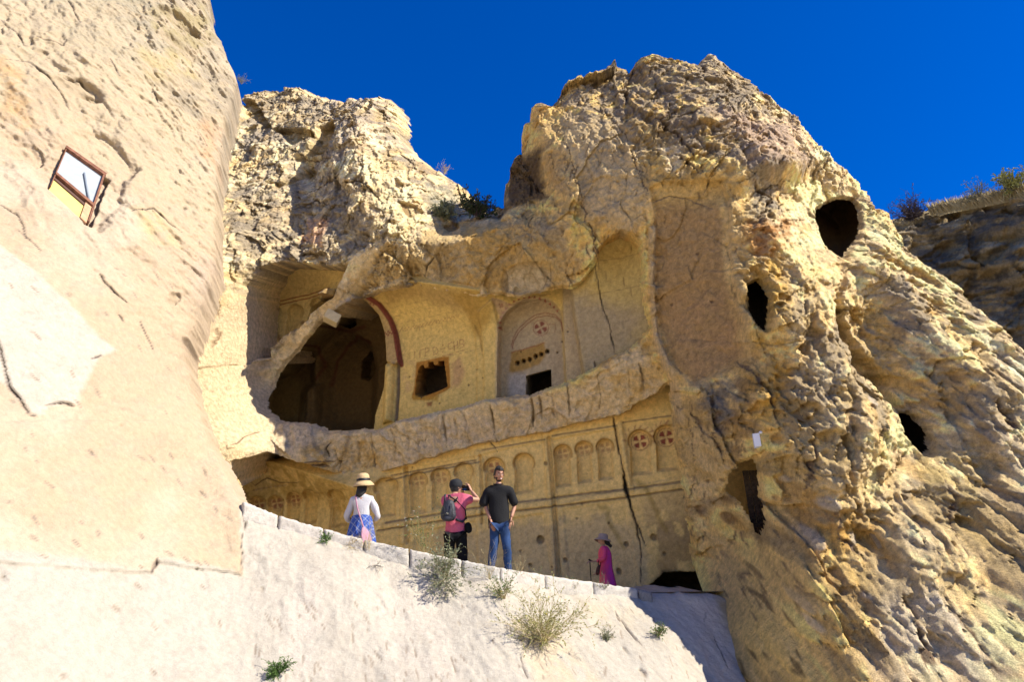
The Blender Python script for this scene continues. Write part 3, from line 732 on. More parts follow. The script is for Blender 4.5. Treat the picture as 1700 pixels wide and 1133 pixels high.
# apse: deep, with a dim column, arches and a second hollow
AO = -3.2
for pl, dp, cr in [([(540,600),(560,575),(590,562),(615,575),(625,610),(622,660),(618,712),(550,720),(545,650)], .7, 1), ([(435,660),(470,610),(505,580),(520,600),(522,640),(505,655),(500,700),(440,692)], .5, 1)]:
    S.recess(pl, dp, AO, soft=.25, jag=.05)
w, dd = I.sdf([(518,640),(540,636),(540,720),(515,720)], AO, .3, 12, .01); I.C[w] -= .45*np.sqrt(np.clip(-dd/.16, 0, 1))
S.recess([(597,600),(612,585),(620,590),(618,620),(608,632),(596,628)], 1.0, AO, soft=.05, jag=.04)
S.recess([(575,520),(590,512),(604,520),(602,540),(588,546),(574,540)], 1.0, AO, soft=.05)
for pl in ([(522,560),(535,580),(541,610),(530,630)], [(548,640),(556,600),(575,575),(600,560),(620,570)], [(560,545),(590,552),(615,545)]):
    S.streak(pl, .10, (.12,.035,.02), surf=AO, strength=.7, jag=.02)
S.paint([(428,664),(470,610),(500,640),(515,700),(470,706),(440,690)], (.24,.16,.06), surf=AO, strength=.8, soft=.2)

# ---------------- holes and grooves in the massif
idhol = part_id('hollow', None)
def hole(pts, depth, col=(.09,.06,.03), soft=.05, jag=.06, grow=.35, thick=.25, cavity=True):  # col: dark tone that puts the cave's shade into the rock colour
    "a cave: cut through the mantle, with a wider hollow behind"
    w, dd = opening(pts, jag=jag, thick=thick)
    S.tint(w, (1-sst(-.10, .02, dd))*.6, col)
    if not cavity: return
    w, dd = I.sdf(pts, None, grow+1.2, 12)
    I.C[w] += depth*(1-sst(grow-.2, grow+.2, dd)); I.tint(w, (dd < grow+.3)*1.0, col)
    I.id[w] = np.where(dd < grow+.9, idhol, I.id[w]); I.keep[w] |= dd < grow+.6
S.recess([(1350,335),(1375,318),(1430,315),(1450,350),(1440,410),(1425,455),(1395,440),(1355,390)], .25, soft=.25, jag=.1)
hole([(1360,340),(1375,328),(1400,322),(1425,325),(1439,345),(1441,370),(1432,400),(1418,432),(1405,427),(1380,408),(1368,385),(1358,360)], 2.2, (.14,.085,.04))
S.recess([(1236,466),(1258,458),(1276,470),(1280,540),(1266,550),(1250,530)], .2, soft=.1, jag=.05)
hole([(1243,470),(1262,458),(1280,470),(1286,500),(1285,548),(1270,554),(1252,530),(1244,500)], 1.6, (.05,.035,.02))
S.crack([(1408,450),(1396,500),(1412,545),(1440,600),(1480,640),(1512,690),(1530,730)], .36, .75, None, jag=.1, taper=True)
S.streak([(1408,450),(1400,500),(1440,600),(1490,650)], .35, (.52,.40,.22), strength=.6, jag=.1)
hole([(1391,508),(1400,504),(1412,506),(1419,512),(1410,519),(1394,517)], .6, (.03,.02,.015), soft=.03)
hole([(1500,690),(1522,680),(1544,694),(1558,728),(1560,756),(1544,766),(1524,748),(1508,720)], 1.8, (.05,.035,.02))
hole([(1196,780),(1225,766),(1256,750),(1270,790),(1277,880),(1268,944),(1248,918),(1232,855),(1218,832),(1198,818)], 1.5, (.10,.065,.035), thick=.10, cavity=False, jag=.02)
S.streak([(1166,850),(1185,832),(1208,828)], .16, (.12,.065,.03), strength=.8, jag=.06)
for (x, y, r) in [(1208,859,.10),(1233,925,.05),(1200,918,.05),(1213,900,.04),(1190,925,.03),(1160,845,.08),(1175,800,.04),(1196,795,.04)]:
    S.blob(x, y, r, r*.9, None, col=(.14,.08,.04), strength=.7)
for (x, y, r, h) in [(1600,556,.22,.15),(1632,585,.2,.14),(1535,745,.1,.1),(1395,745,.3,.2),(1440,930,.4,.22),(1600,985,.2,.15),(1595,860,.35,.2),(1650,870,.3,.18),(1325,775,.2,.12),(1660,790,.2,.15),(1455,890,.3,.2),(1345,690,.25,.15),(1420,660,.15,.1),(1690,940,.2,.15)]:
    S.blob(x, y, r, h, None, sx=1.2, col=(.44,.29,.08), strength=.35)
# ledges and clefts of the massif
DKC = (.07,.05,.03)
for pts, wd, dp in [([(935,225),(948,270),(962,320),(985,400),(1000,450)], .03, .12), ([(1045,106),(1050,120),(1040,140),(1045,165)], .14, .4), ([(1030,195),(1045,240),(1062,290),(1078,330)], .04, .12),
    ([(1000,170),(1015,195),(1030,205)], .08, .2), ([(1162,100),(1170,120),(1195,130)], .12, .3), ([(1120,190),(1150,185),(1200,160),(1240,190)], .12, .2), ([(1240,150),(1262,175),(1275,190)], .05, .15),
    ([(1085,190),(1115,215),(1135,235),(1150,260)], .10, .22), ([(1110,250),(1160,285),(1170,290)], .04, .12), ([(1100,230),(1095,200),(1130,170)], .06, .12),
    ([(860,230),(868,270),(890,310),(905,330)], .08, .3), ([(1245,300),(1280,330),(1250,380)], .10, .22), ([(1300,365),(1340,360),(1380,370)], .05, .1), ([(1350,690),(1360,760),(1345,820)], .08, .16),
    ([(1400,850),(1395,900),(1430,920),(1470,950)], .07, .16), ([(1290,930),(1330,980),(1380,1010)], .06, .12), ([(1660,660),(1690,700),(1700,720)], .07, .15), ([(1500,985),(1540,1060),(1560,1133)], .05, .10),
    ([(1570,970),(1600,1040),(1640,1100)], .05, .10), ([(1230,600),(1270,640),(1290,700)], .06, .15), ([(1140,680),(1170,720),(1200,760)], .10, .25), ([(1170,660),(1190,690),(1180,730)], .07, .2), ([(1560,780),(1600,850),(1620,930)], .06, .14)]:
    S.crack(pts, wd*.7, dp*.8, None, jag=.12, col=(.15,.10,.06))
S.recess([(1080,312),(1100,302),(1200,300),(1212,330),(1216,450),(1237,600),(1150,640),(1112,600),(1092,560),(1085,450),(1090,380)], .16, None, soft=.04, jag=.03)
S.crack([(1086,335),(1110,322),(1150,330),(1185,345)], .02, .06, None, jag=.05, col=(.16,.12,.08))
for (x, y) in [(1117,505),(1184,500),(1160,420)]: S.blob(x, y, .035, .05, None, col=(.1,.06,.04), strength=.7)
for pts in ([(1083,380),(1082,470),(1092,560),(1112,625),(1128,700)], [(1090,560),(1104,610)]):
    w, dd, t = S.ldist(pts, None, .2, .03); S.C[w] -= .09*(1-sst(.02, .09, dd)); S.tint(w, (1-sst(.03, .1, dd))*.6, (.50,.37,.20))
# big curved ledge and dish over the second bay
w, dd = S.recess([(832,470),(838,448),(860,440),(900,440),(914,450),(912,470),(895,485),(860,490),(838,484)], .30, None, soft=.10, jag=.04)
S.tint(w, (1-sst(-.05, .08, dd))*.8, (.46,.38,.25))
S.paint([(838,470),(860,462),(905,468),(900,484),(860,490)], (.42,.36,.26), strength=.4, soft=.1, jag=.05)
S.crack([(700,470),(705,440),(720,425)], .04, .12, None, jag=.05, col=(.14,.1,.05))
# flutes of the broken floor edge
for x, y, l, dp in [(648,700,60,.08),(672,705,55,.06),(735,690,55,.10),(752,685,50,.08),(770,680,45,.06),(812,672,50,.10),(880,660,50,.14),(893,655,40,.1),(915,648,45,.08),(940,640,50,.12),(990,620,60,.1),(1040,590,70,.08),(1062,600,50,.1),(590,722,50,.08),(615,720,60,.1),(555,745,40,.1)]:
    S.crack([(x, y), (x+5, y+l*.5), (x+6, y+l)], .035, dp, None, jag=.07, col=(.30,.21,.10) if dp > .08 else None, jf=3)
S.crack([(500,775),(520,772),(545,775)], .05, .15, None, jag=.04, col=(.2,.14,.09)); S.crack([(545,760),(540,745),(548,735)], .03, .1, None, jag=.03, col=(.14,.09,.04))
# raised mouldings on the sunlit jamb at the left
for pts, wd in (([(417,608),(405,660),(392,705),(383,740)], .06), ([(437,655),(430,690),(424,715)], .05), ([(446,650),(438,690),(436,712)], .04)):
    w, dd, t = S.ldist(pts, None, .25, .02); S.C[w] -= .09*(1-sst(wd*.6, wd*1.2, dd))
S.crack([(365,744),(392,738),(410,725),(440,715)], .02, .08, None, jag=.04, col=(.16,.1,.06))
S.crack([(345,480),(358,500),(362,530)], .03, .12, None, jag=.06, col=(.2,.13,.07)); S.crack([(357,545),(352,580)], .02, .1, None, jag=.05, col=(.2,.13,.07))
# hollows and ledges of the hill
for pts, dp in [([(504,258),(518,234),(528,211),(548,201),(556,211),(541,250)], .9), ([(397,167),(417,164),(436,190),(453,212),(437,212),(414,191),(397,201)], .6), ([(451,305),(480,294),(508,283),(514,288),(480,304),(454,311)], .5),
    ([(457,214),(518,217),(523,228),(501,226),(484,243)], .5), ([(402,212),(428,207),(424,220),(404,222)], .3), ([(625,180),(640,186),(640,205),(618,200)], .25), ([(660,335),(690,338),(700,352),(680,358),(662,350)], .3), ([(515,275),(525,285),(512,300),(505,290)], .25), ([(735,375),(755,368),(762,378),(745,384)], .4), ([(620,180),(612,160),(606,175),(590,190),(600,195)], .3), ([(660,300),(672,310),(668,320),(655,312)], .25)]:
    w, dd = S.recess(pts, dp, None, soft=.05, jag=.10); S.tint(w, (1-sst(-.08, .06, dd))*.6, (.36,.26,.11))
for pts in ([(455,243),(490,250),(510,265),(560,262)], [(560,310),(600,300),(640,340)], [(480,345),(520,330),(560,345)], [(420,150),(440,165),(470,175)], [(470,140),(500,150),(540,170)], [(600,312),(612,325),(604,330)], [(580,250),(560,290),(530,310),(500,320)], [(380,330),(400,325),(430,340),(470,342)], [(650,235),(680,270),(720,310),(750,345)]):
    S.crack(pts, .05, .14, None, jag=.10, col=(.15,.11,.07))
w, dd = S.sdf([(384,432),(405,425),(428,425),(426,442),(408,455),(398,470),(388,458)], None, .3, 12, .05); S.C[w] -= .35*np.sqrt(np.clip(-dd/.25, 0, 1)); 
for (x, y, r) in [(1355,900,.13),(1462,670,.10),(1380,840,.10),(1435,905,.06),(1330,1000,.07),(1345,1030,.06),(1560,1000,.06),(1310,800,.06),(1450,1000,.05)]:
    S.blob(x, y, r, -r*.9, None, sx=1.15, col=(.40,.35,.27), strength=.6)

# lower left flank of the massif: yellow skin with short dark cracks and peeled spots
rq = random.Random(12)
P([(1230,1010),(1290,960),(1330,1133),(1270,1133)], (.56,.40,.13), strength=.6, brk=.6, jag=.2)
P([(1150,700),(1200,780),(1160,900),(1140,820)], (.58,.45,.24), strength=.5, brk=.5, jag=.2)
P([(1170,880),(1230,900),(1230,980),(1190,990)], (.46,.33,.16), strength=.5, brk=.5, jag=.2)
for _ in range(60):
    x = rq.uniform(1205, 1330); y = rq.uniform(950, 1133)
    if y < 1010 and x < 1235: continue
    ln = rq.uniform(5, 22); an = rq.uniform(.8, 2.0)
    S.crack([(x, y), (x+math.cos(an)*ln*.5+rq.uniform(-2,2), y+math.sin(an)*ln*.5), (x+math.cos(an)*ln, y+math.sin(an)*ln)], rq.uniform(.012, .035), rq.uniform(.03, .09), None, jag=.05, col=(.20,.14,.06) if rq.random() < .3 else None)
for _ in range(70):
    x = rq.uniform(1130, 1240); y = rq.uniform(650, 970)
    S.crack([(x, y), (x+rq.uniform(-3,3), y+rq.uniform(5,14)), (x+rq.uniform(-5,6), y+rq.uniform(14,26))], rq.uniform(.010, .022), rq.uniform(.02, .06), None, jag=.06, col=(.20,.14,.07) if rq.random() < .4 else None)
for _ in range(130):
    x = rq.uniform(880, 1240); y = rq.uniform(200, 480)
    ln = rq.uniform(8, 30); an = rq.uniform(1.1, 1.9)
    S.crack([(x, y), (x+math.cos(an)*ln*.5+rq.uniform(-3,3), y+math.sin(an)*ln*.5), (x+math.cos(an)*ln, y+math.sin(an)*ln)], rq.uniform(.008, .02), rq.uniform(.02, .06), None, jag=.08, col=(.22,.15,.07) if rq.random() < .5 else None)

for pts, wd, dp in [([(1345,470),(1358,560),(1350,640),(1335,720),(1345,810)], .20, .28), ([(1290,640),(1312,720),(1300,800),(1318,900),(1300,960)], .16, .22), ([(1415,640),(1430,720),(1420,800),(1450,870)], .18, .26),
    ([(1560,640),(1600,700),(1640,780),(1660,860)], .18, .24), ([(1480,780),(1500,850),(1560,900),(1580,960)], .16, .22), ([(1620,560),(1660,640),(1700,690)], .12, .18), ([(1385,960),(1400,1030),(1390,1100)], .14, .2), ([(1530,960),(1560,1040),(1600,1120)], .12, .18)]:
    S.crack(pts, wd, dp, None, jag=.22, jf=2.2)
    S.streak(pts, wd*1.2, (.36,.25,.11), strength=.5, jag=.25, jf=2.2)
# --- silhouette: the rock turns away from the camera past its skyline
SKY = [(-150,170),(200,160),(330,150),(395,140),(440,135),(472,140),(500,146),(530,155),(548,166),(575,163),(600,158),(625,155),(645,160),(655,175),(660,200),(658,225),(680,250),(715,275),(740,290),(765,310),(780,332),(800,348),(825,352),(833,335),(838,300),(850,265),(866,250),(870,212),(874,204),(884,198),(884,174),(917,164),(944,129),(978,120),(994,122),(1021,98),(1045,107),(1052,112),(1060,85),(1088,83),(1142,100),(1161,103),(1179,82),(1192,83),(1216,107),(1236,115),(1276,151),(1323,187),(1340,208),(1390,262),(1430,298),(1455,335),(1482,352),(1500,385),(1530,425),(1590,460),(1640,510),(1700,565),(1850,700)]
poly = SKY + [(1850,1265),(1100,1265),(200,1040),(-150,1040)]
w, d = S.sdf(poly, None, 30, 30, .09, 4.0)
edge = np.clip(d, 0, None)
S.C[w] += 9*edge
S.C[w] += .35*np.clip(1+d/.28, 0, 1)**2*(d < 0) + .35*(d >= 0)
I.keep[w] &= (d < -.15) | (S.B[w] < -1.5) | ((I.id[w] == idhol) & (d < .1))
# the lower and outer sides are not skyline: undo there
S.keep[w] &= (d < .17)
S.col = np.minimum(S.col*1.36, np.array((.86,.77,.60), np.float32))
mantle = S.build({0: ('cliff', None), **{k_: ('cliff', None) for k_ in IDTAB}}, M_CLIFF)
cliff = mantle[0]; cliff['kind'] = 'structure'
for k_ in IDTAB:
    if IDTAB[k_][1] is None: IDTAB[k_] = (IDTAB[k_][0], cliff)
IDTAB[0] = ('cave_lining', cliff)
I.C = np.where(S.keep & (I.id == idhol), np.maximum(I.C, S.C+.06), I.C)      # caves stay behind the rock in front
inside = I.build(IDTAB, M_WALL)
# ================================================================== near cliff on the left and the white embankment
LC_ = [(-160,-260,15),(0,-260,15.5),(200,-260,18),(420,-260,20),(1350,-260,26),(-160,0,10.2),(0,0,11.6),(200,0,13.6),(300,0,15.2),(360,20,16.6),(430,100,18),
 (-160,250,9.1),(0,250,10.2),(200,250,12.0),(345,300,13.9),(390,300,15),(-160,500,8.1),(0,500,9.1),(200,500,10.7),(300,500,11.9),(352,470,12.9),(385,470,13.6),
 (0,700,8.5),(200,700,10.0),(318,640,11.9),(360,740,11.7),(-160,900,7.2),(0,900,8.0),(200,900,9.3),(404,838,11.1),(398,950,10.6),(300,800,10.9),
 (-160,1270,6.0),(0,1133,7.2),(200,1133,8.4),(400,1133,9.3),(200,1270,7.6),(420,862,11.1),(505,890,11.45),(620,918,11.75),(820,965,12.0),(940,985,13.0),(1060,994,13.9),(1110,992,14.0),(1200,988,14.3),(1300,1005,14.9),(1400,1005,15.2),
 (600,1133,9.9),(820,1133,10.1),(700,1020,11.1),(1000,1060,12.4),(1060,1133,11.4),(1150,1060,13.1),(1190,1133,12.5),(1250,1133,12.9),(1350,1133,13.6),(1120,1020,13.6),
 (400,1270,8.3),(820,1270,8.7),(1060,1270,9.8),(1250,1270,11.2),(1400,1270,12.5),(620,700,14),(900,700,16),(1350,700,18),(1350,300,22),(800,300,18),(500,500,15.5)]
L = Sheet(-18, 8, .021, LC_, -6.6, 10.2, -2.4, 15.5, blur=7)
S0, AA, BB = S, A, B
A, B = L.A.astype(np.float32), L.B.astype(np.float32)
# rills that run down to the right over the near cliff
ca, sa = math.cos(R(-52)), math.sin(R(-52))
da = A*ca + B*sa; db = -A*sa + B*ca
wv = fbm(A*.5, B*.5, 4, 3)
st = fbm(da*.55+wv, db*2.6+wv*1.5, 2, 6, .58)
st2 = fbm(da*1.6, db*6+wv, 8, 4, .6, True)
n1 = fbm(A*1.1, B*1.1, 3, 6, .5); n2 = fbm(A*4.5, B*4.5, 6, 5, .6); n3 = fbm(A*15, B*15, 2, 3, .6)
f1, e1f = facets(da*.9+wv, db*1.7, 3); f2, e2f = facets(da*2.4, db*4.2+wv, 7)
ampL = np.full(A.shape, .30, np.float32)
def zoneL(pts, v, soft=.5):
    w, d = L.sdf(pts, None, soft+.1, 60)
    k = 1-sst(-soft, soft, d); ampL[w] = ampL[w]*(1-k)+v*k
zoneL([(-160,-260),(420,-260),(395,140),(360,300),(356,430),(300,560),(240,500),(120,380),(-160,200)], .8)
zoneL([(180,-260),(420,-260),(395,140),(360,300),(356,430),(320,480),(290,300),(220,100)], 1.35)
zoneL([(-160,400),(60,380),(200,560),(300,640),(420,850),(400,960),(-160,930)], .16)
zoneL([(-160,930),(400,960),(1350,980),(1350,1270),(-160,1270)], .33)
L.C += ampL*(.13*st + .04*st2 + .08*f1*sst(-.1,.3,n1) + .03*f2*sst(-.1,.25,n2+n1) + .18*n1 + .06*n2 + .03*n3) + (1-ampL)*(.05*n1+.012*n2+.004*n3)
# plants' gullies and vertical washing of the embankment
w, d = L.sdf([(404,870),(1120,1000),(1200,990),(1350,1270),(-160,1270),(-160,935)], None, .3, 60)
kE = (1-sst(-.2, .2, d))
L.C[w] += kE*(.10*fbm(A[w]*1.0, B[w]*.22, 5, 4) + .022*fbm(A[w]*6, B[w]*1.4, 9, 4, .6))
# flakes: small sharp scales scattered over the plaster
c1, c2, rid, dx, dy = cells(da*2.2+wv, db*5.0, 5)
L.C -= .014*(rid > .6)*(1-sst(.0, .35, c1))*np.clip(ampL*1.6, .15, 1)

WHITE = (.635,.575,.475); PEACH = (.66,.505,.335); PK = (.62,.47,.33)
L.col[:] = PEACH  # peach plaster
al = (slice(None), slice(None)); g = fbm(A*.7, B*.7, 11, 5, .6); g2 = fbm(A*2.5+8, B*2.5, 13, 5, .6); g3 = fbm(da*1.5, db*6-3, 5, 4, .6)
L.tint(al, sst(-.1, .4, g)*.45, (.74,.64,.50)); L.tint(al, sst(.0, .4, g2)*.35, PK)
def Q(pts, col, **k): L.paint(pts, col, **k)
Q([(-160,-260),(420,-260),(395,140),(360,300),(350,400),(240,330),(120,200),(-160,150)], (.62,.51,.33), strength=.55, jag=.4, soft=.6)
Q([(180,-30),(345,-30),(400,150),(370,330),(330,200),(250,120)], (.36,.31,.23), strength=.6, brk=.9, jag=.3)
Q([(60,-30),(260,-30),(330,120),(250,140),(100,60)], (.48,.42,.29), strength=.5, brk=.9, jag=.3)
Q([(250,20),(345,0),(350,80),(280,100)], (.50,.40,.18), strength=.6, brk=.6, jag=.3)
Q([(0,95),(50,120),(55,215),(0,190)], (.66,.42,.20), strength=.75, brk=.5, jag=.2)
Q([(55,130),(105,150),(110,190),(60,190)], (.50,.38,.25), strength=.5, brk=.7, jag=.2)
Q([(230,80),(320,90),(330,130),(250,130)], (.70,.54,.26), strength=.6, brk=.5, jag=.2)
Q([(330,200),(368,200),(362,290),(335,260)], (.72,.46,.26), strength=.7, brk=.5, jag=.2)
Q([(225,350),(270,350),(290,410),(250,400)], (.76,.60,.28), strength=.6, brk=.3, jag=.1)
Q([(320,440),(360,430),(350,480),(320,500)], (.60,.46,.36), strength=.5, brk=.8, jag=.2)
Q([(300,560),(410,570),(410,850),(330,700)], (.62,.46,.27), strength=.0)
Q([(-160,922),(60,918),(180,938),(258,952),(266,930),(320,935),(404,952),(402,838),(470,870),(640,915),(900,975),(1130,985),(1350,985),(1350,1270),(-160,1270)], WHITE, strength=1.0, soft=.035, jag=.05)
Q([(-160,380),(0,405),(60,450),(110,500),(150,545),(192,583),(160,597),(146,640),(125,674),(108,668),(78,674),(65,692),(45,682),(12,640),(-160,570)], (.70,.645,.55), strength=.75, soft=.03, jag=.05)
w, d = L.sdf([(-160,380),(0,405),(60,450),(110,500),(150,545),(192,583),(160,597),(146,640),(125,674),(108,668),(78,674),(65,692),(45,682),(12,640),(-160,570)], None, .2, 25, .04)
L.C[w] -= .035*(1-sst(-.02, .03, d))
L.tint(al, sst(.05,.4,fbm(A*3, B*3, 4, 6, .65))*.22, (.52,.44,.34)); L.tint(al, sst(.2,.5,fbm(A*9, B*9, 7, 4, .6))*.18, (.45,.38,.30))
# warm and grey washes on the embankment, plus brightening of its shaded end
Q([(850,1030),(930,1060),(1010,1150),(900,1150)], (.76,.60,.38), strength=.55, jag=.2, brk=.3)
Q([(960,1000),(1060,1010),(1040,1040),(980,1030)], (.72,.60,.40), strength=.5, jag=.2, brk=.4)
Q([(470,1000),(520,960),(540,1133),(480,1133)], (.74,.64,.54), strength=.5, jag=.2, brk=.4)
Q([(620,980),(720,960),(760,1133),(640,1133)], (.78,.68,.56), strength=.45, jag=.2, brk=.5)
Q([(1080,1000),(1130,985),(1220,1000),(1290,1150),(1210,1150)], (.98,.80,.58), strength=.85, jag=.15, soft=.2)  # shaded end painted paler and warmer to lift the shadow
Q([(1195,1000),(1250,990),(1350,1150),(1270,1150),(1230,1080)], (.50,.37,.15), strength=.8, jag=.15, soft=.15)
L.tint(al, sst(.28, .5, g3)*.30*np.clip(ampL, .2, 1), (.45,.36,.24))
# edge of the plaster beside the parapet
w, d = L.sdf([(404,838),(407,870),(403,905),(402,953),(262,935),(255,952),(-160,925),(-160,700),(330,700)], None, .2, 25, .03)
k = 1-sst(-.015, .02, d); L.C[w] -= .07*k
# cracks
DK = (.16,.12,.10)
for pts, wd, dp in [([(404,842),(408,872),(403,905),(404,925),(401,952)], .018, .12), ([(-10,540),(3,590),(12,640),(32,662),(46,684),(65,692)], .012, .06),
    ([(78,673),(104,669),(122,675)], .014, .06), ([(155,597),(170,592)], .012, .05), ([(30,382),(48,395),(66,415)], .012, .05),
    ([(165,455),(190,485),(212,505)], .014, .06), ([(195,520),(206,535)], .012, .05), ([(232,535),(242,558),(256,582)], .012, .05),
    ([(0,30),(30,55),(38,72)], .02, .08), ([(10,100),(45,98),(85,130),(105,160),(115,180)], .02, .08), ([(105,125),(130,130),(150,150)], .03, .1),
    ([(0,340),(30,360),(45,395)], .015, .06), ([(220,350),(255,348),(280,372),(302,385)], .015, .07), ([(60,60),(105,75),(112,65)], .014, .05),
    ([(185,105),(200,130)], .015, .05), ([(330,215),(345,245)], .015, .06), ([(255,150),(262,165)], .02, .07), ([(115,5),(135,40)], .02, .07),
    ([(253,952),(259,930)], .014, .07), ([(640,960),(648,1020)], .008, .03), ([(1028,1030),(1045,1052),(1062,1070)], .016, .07), ([(1020,1018),(1026,1034)], .014, .06),
    ([(865,1095),(872,1120),(876,1128)], .012, .05), ([(1190,1060),(1205,1110)], .016, .06), ([(456,860),(462,885)], .01, .04), ([(473,1005),(471,1080)], .006, .03)]:
    L.crack(pts, wd, dp, jag=.03, col=DK if wd > .011 else None)
L.blob(313, 568, .10, .12, col=(.2,.14,.09), strength=.8)
for (x, y, r, h, sx) in [(130,145,.28,.14,1.6),(150,160,.12,.1,1.4),(300,35,.3,.22,1.8),(318,50,.2,.2,1.0),(300,80,.25,.12,1.8),(70,85,.1,.08,1),(290,492,.12,.1,.8),(286,500,.08,.08,.8),
    (1036,1080,.04,.06,.8),(1068,1119,.045,.06,1),(1137,1078,.03,.04,1),(740,990,.03,.03,1),(765,1037,.025,.03,1),(435,980,.03,.03,1)]:
    L.blob(x, y, r, h, sx=sx, col=(.42,.32,.2), strength=.35)
rr = random.Random(5)
for _ in range(420):      # little chips and pits over the plaster and the embankment
    if rr.random() < .6: x, y = rr.uniform(420, 1180), rr.uniform(1000, 1133)
    else: x, y = rr.uniform(0, 390), rr.uniform(420, 1120)
    ln = rr.uniform(4, 18); an = rr.uniform(.9, 1.7) if x > 400 else rr.uniform(.5, 1.2)
    L.crack([(x, y), (x+math.cos(an)*ln, y+math.sin(an)*ln)], rr.uniform(.006, .012), rr.uniform(.015, .04), jag=.02, col=(.40,.32,.24) if rr.random() < .4 else None)
# the hollow where the window is set
L.recess([(118,222),(150,212),(185,228),(216,262),(232,282),(206,305),(196,350),(160,385),(146,370),(172,292),(110,247)], .20, soft=.10, jag=.08)
L.recess([(80,312),(147,373),(176,290),(110,243)], .30, soft=.03, jag=.01)
# skyline and right edge of the near cliff
OUT = [(-200,-300),(330,-300),(342,-40),(345,0),(350,30),(362,60),(376,90),(385,112),(393,130),(385,170),(372,215),(364,260),(360,300),(356,360),(354,400),(358,430),(350,470),(332,510),(313,555),(307,580),(317,640),(332,700),(357,745),(384,790),(405,838),(412,850),(425,862),(505,884),(620,912),(700,930),(820,959),(940,980),(1060,988),(1100,990),(1140,986),(1200,990),(1250,1000),(1330,1010),(1330,1300),(-200,1300)]
w, d = L.sdf(OUT, None, 2.2, 25, .07, 3.5)
par = sst(.0, .6, L.B[w]*0+L.A[w]+.4) * (L.B[w] < 3.0)      # along the parapet the top is flat: it turns back at once
L.C[w] += 9.0*np.clip(d, 0, None)+(.14-.07*par)*np.clip(1+d/(.14-.07*par), 0, 1)**2
kk = np.zeros(A.shape, bool); kk[w] = d < .13; L.keep &= kk
L.C[w] += 0
L.col *= np.array((.655,.65,.64), np.float32)
for o_ in L.build({0: ('near_cliff', None)}, M_PLASTER).values(): o_['kind'] = 'structure'
A, B = AA, BB

# terrace floor behind the parapet, and the ground below
def sheet_plane(name, x0, x1, y0, y1, zf, n, mat, col):
    xs = np.linspace(x0, x1, n); ys = np.linspace(y0, y1, n); v = []
    for y in ys:
        for x in xs: v.append((x, y, zf(x, y)))
    f = [(j*n+i, j*n+i+1, (j+1)*n+i+1, (j+1)*n+i) for j in range(n-1) for i in range(n-1)]
    o = mesh_obj(name, v, f, mat, smooth=True)
    ca = o.data.color_attributes.new('Col', 'FLOAT_COLOR', 'POINT')
    ca.data.foreach_set('color', np.tile(np.array(col+(1,), np.float32), n*n))
    o['kind'] = 'structure'; return o
sheet_plane('ground', -1500, 1500, -1500, 1500, lambda x, y: -1.6+.05*math.sin(x*.7)*math.cos(y*.5), 150, M_PLASTER, (.66,.54,.37))
def terr(x, y): return 1.62
v = []; f = []
edge = [tuple(at(px_, 900, L.tinY(px_, py_)+.25)[:2]) for px_, py_ in [(250,830),(404,850),(505,886),(620,915),(720,935),(820,961),(940,982),(1060,990),(1110,992),(1200,992)]]
edge = edge + [(edge[-1][0]+3, edge[-1][1]+.4)]
for i, (x, y) in enumerate(edge): v += [(x, y, 1.60), (x*1.6, 24, 1.66)]
for i in range(len(edge)-1): f.append((2*i, 2*i+2, 2*i+3, 2*i+1))
o = mesh_obj('terrace_floor', v, f, M_PLASTER); o['kind'] = 'structure'
ca = o.data.color_attributes.new('Col', 'FLOAT_COLOR', 'POINT'); ca.data.foreach_set('color', np.tile(np.array((.66,.54,.37,1), np.float32), len(v)))
# ================================================================== objects
def pmat(name, col, rough=.8, spec=.3, noise=0.0, scale=20.0, bump=0.0, metallic=0.0, emit=None):
    m = bpy.data.materials.new(name); m.use_nodes = True
    n = m.node_tree.nodes; l = m.node_tree.links; b = n['Principled BSDF']
    b.inputs['Base Color'].default_value = (*col, 1); b.inputs['Roughness'].default_value = rough
    b.inputs['Specular IOR Level'].default_value = spec; b.inputs['Metallic'].default_value = metallic
    if noise or bump:
        tc = n.new('ShaderNodeTexCoord'); t = n.new('ShaderNodeTexNoise'); t.inputs['Scale'].default_value = scale; t.inputs['Detail'].default_value = 6
        l.new(tc.outputs['Object'], t.inputs['Vector'])
        if noise:
            r = n.new('ShaderNodeValToRGB'); r.color_ramp.elements[0].position = .3; r.color_ramp.elements[1].position = .7
            r.color_ramp.elements[0].color = (*[max(0, c*(1-noise)) for c in col], 1); r.color_ramp.elements[1].color = (*[min(1, c*(1+noise)) for c in col], 1)
            l.new(t.outputs['Fac'], r.inputs['Fac']); l.new(r.outputs['Color'], b.inputs['Base Color'])
        if bump:
            bp = n.new('ShaderNodeBump'); bp.inputs['Strength'].default_value = bump; bp.inputs['Distance'].default_value = .02
            l.new(t.outputs['Fac'], bp.inputs['Height']); l.new(bp.outputs[0], b.inputs['Normal'])
    return m
def join_parts(name, pieces, mats, parent=None, smooth=True):
    "pieces: list of (verts, faces, material index) -> one mesh"
    V = []; F = []; MI = []
    for v, f, mi in pieces:
        o = len(V); V += [tuple(p) for p in v]; F += [tuple(i+o for i in q) for q in f]; MI += [mi]*len(f)
    me = bpy.data.meshes.new(name); me.from_pydata(V, [], F); me.update()
    for m in mats: me.materials.append(m)
    me.polygons.foreach_set('material_index', MI)
    me.polygons.foreach_set('use_smooth', [smooth]*len(F))
    o = bpy.data.objects.new(name, me); COL.objects.link(o)
    if parent: o.parent = parent
    return o
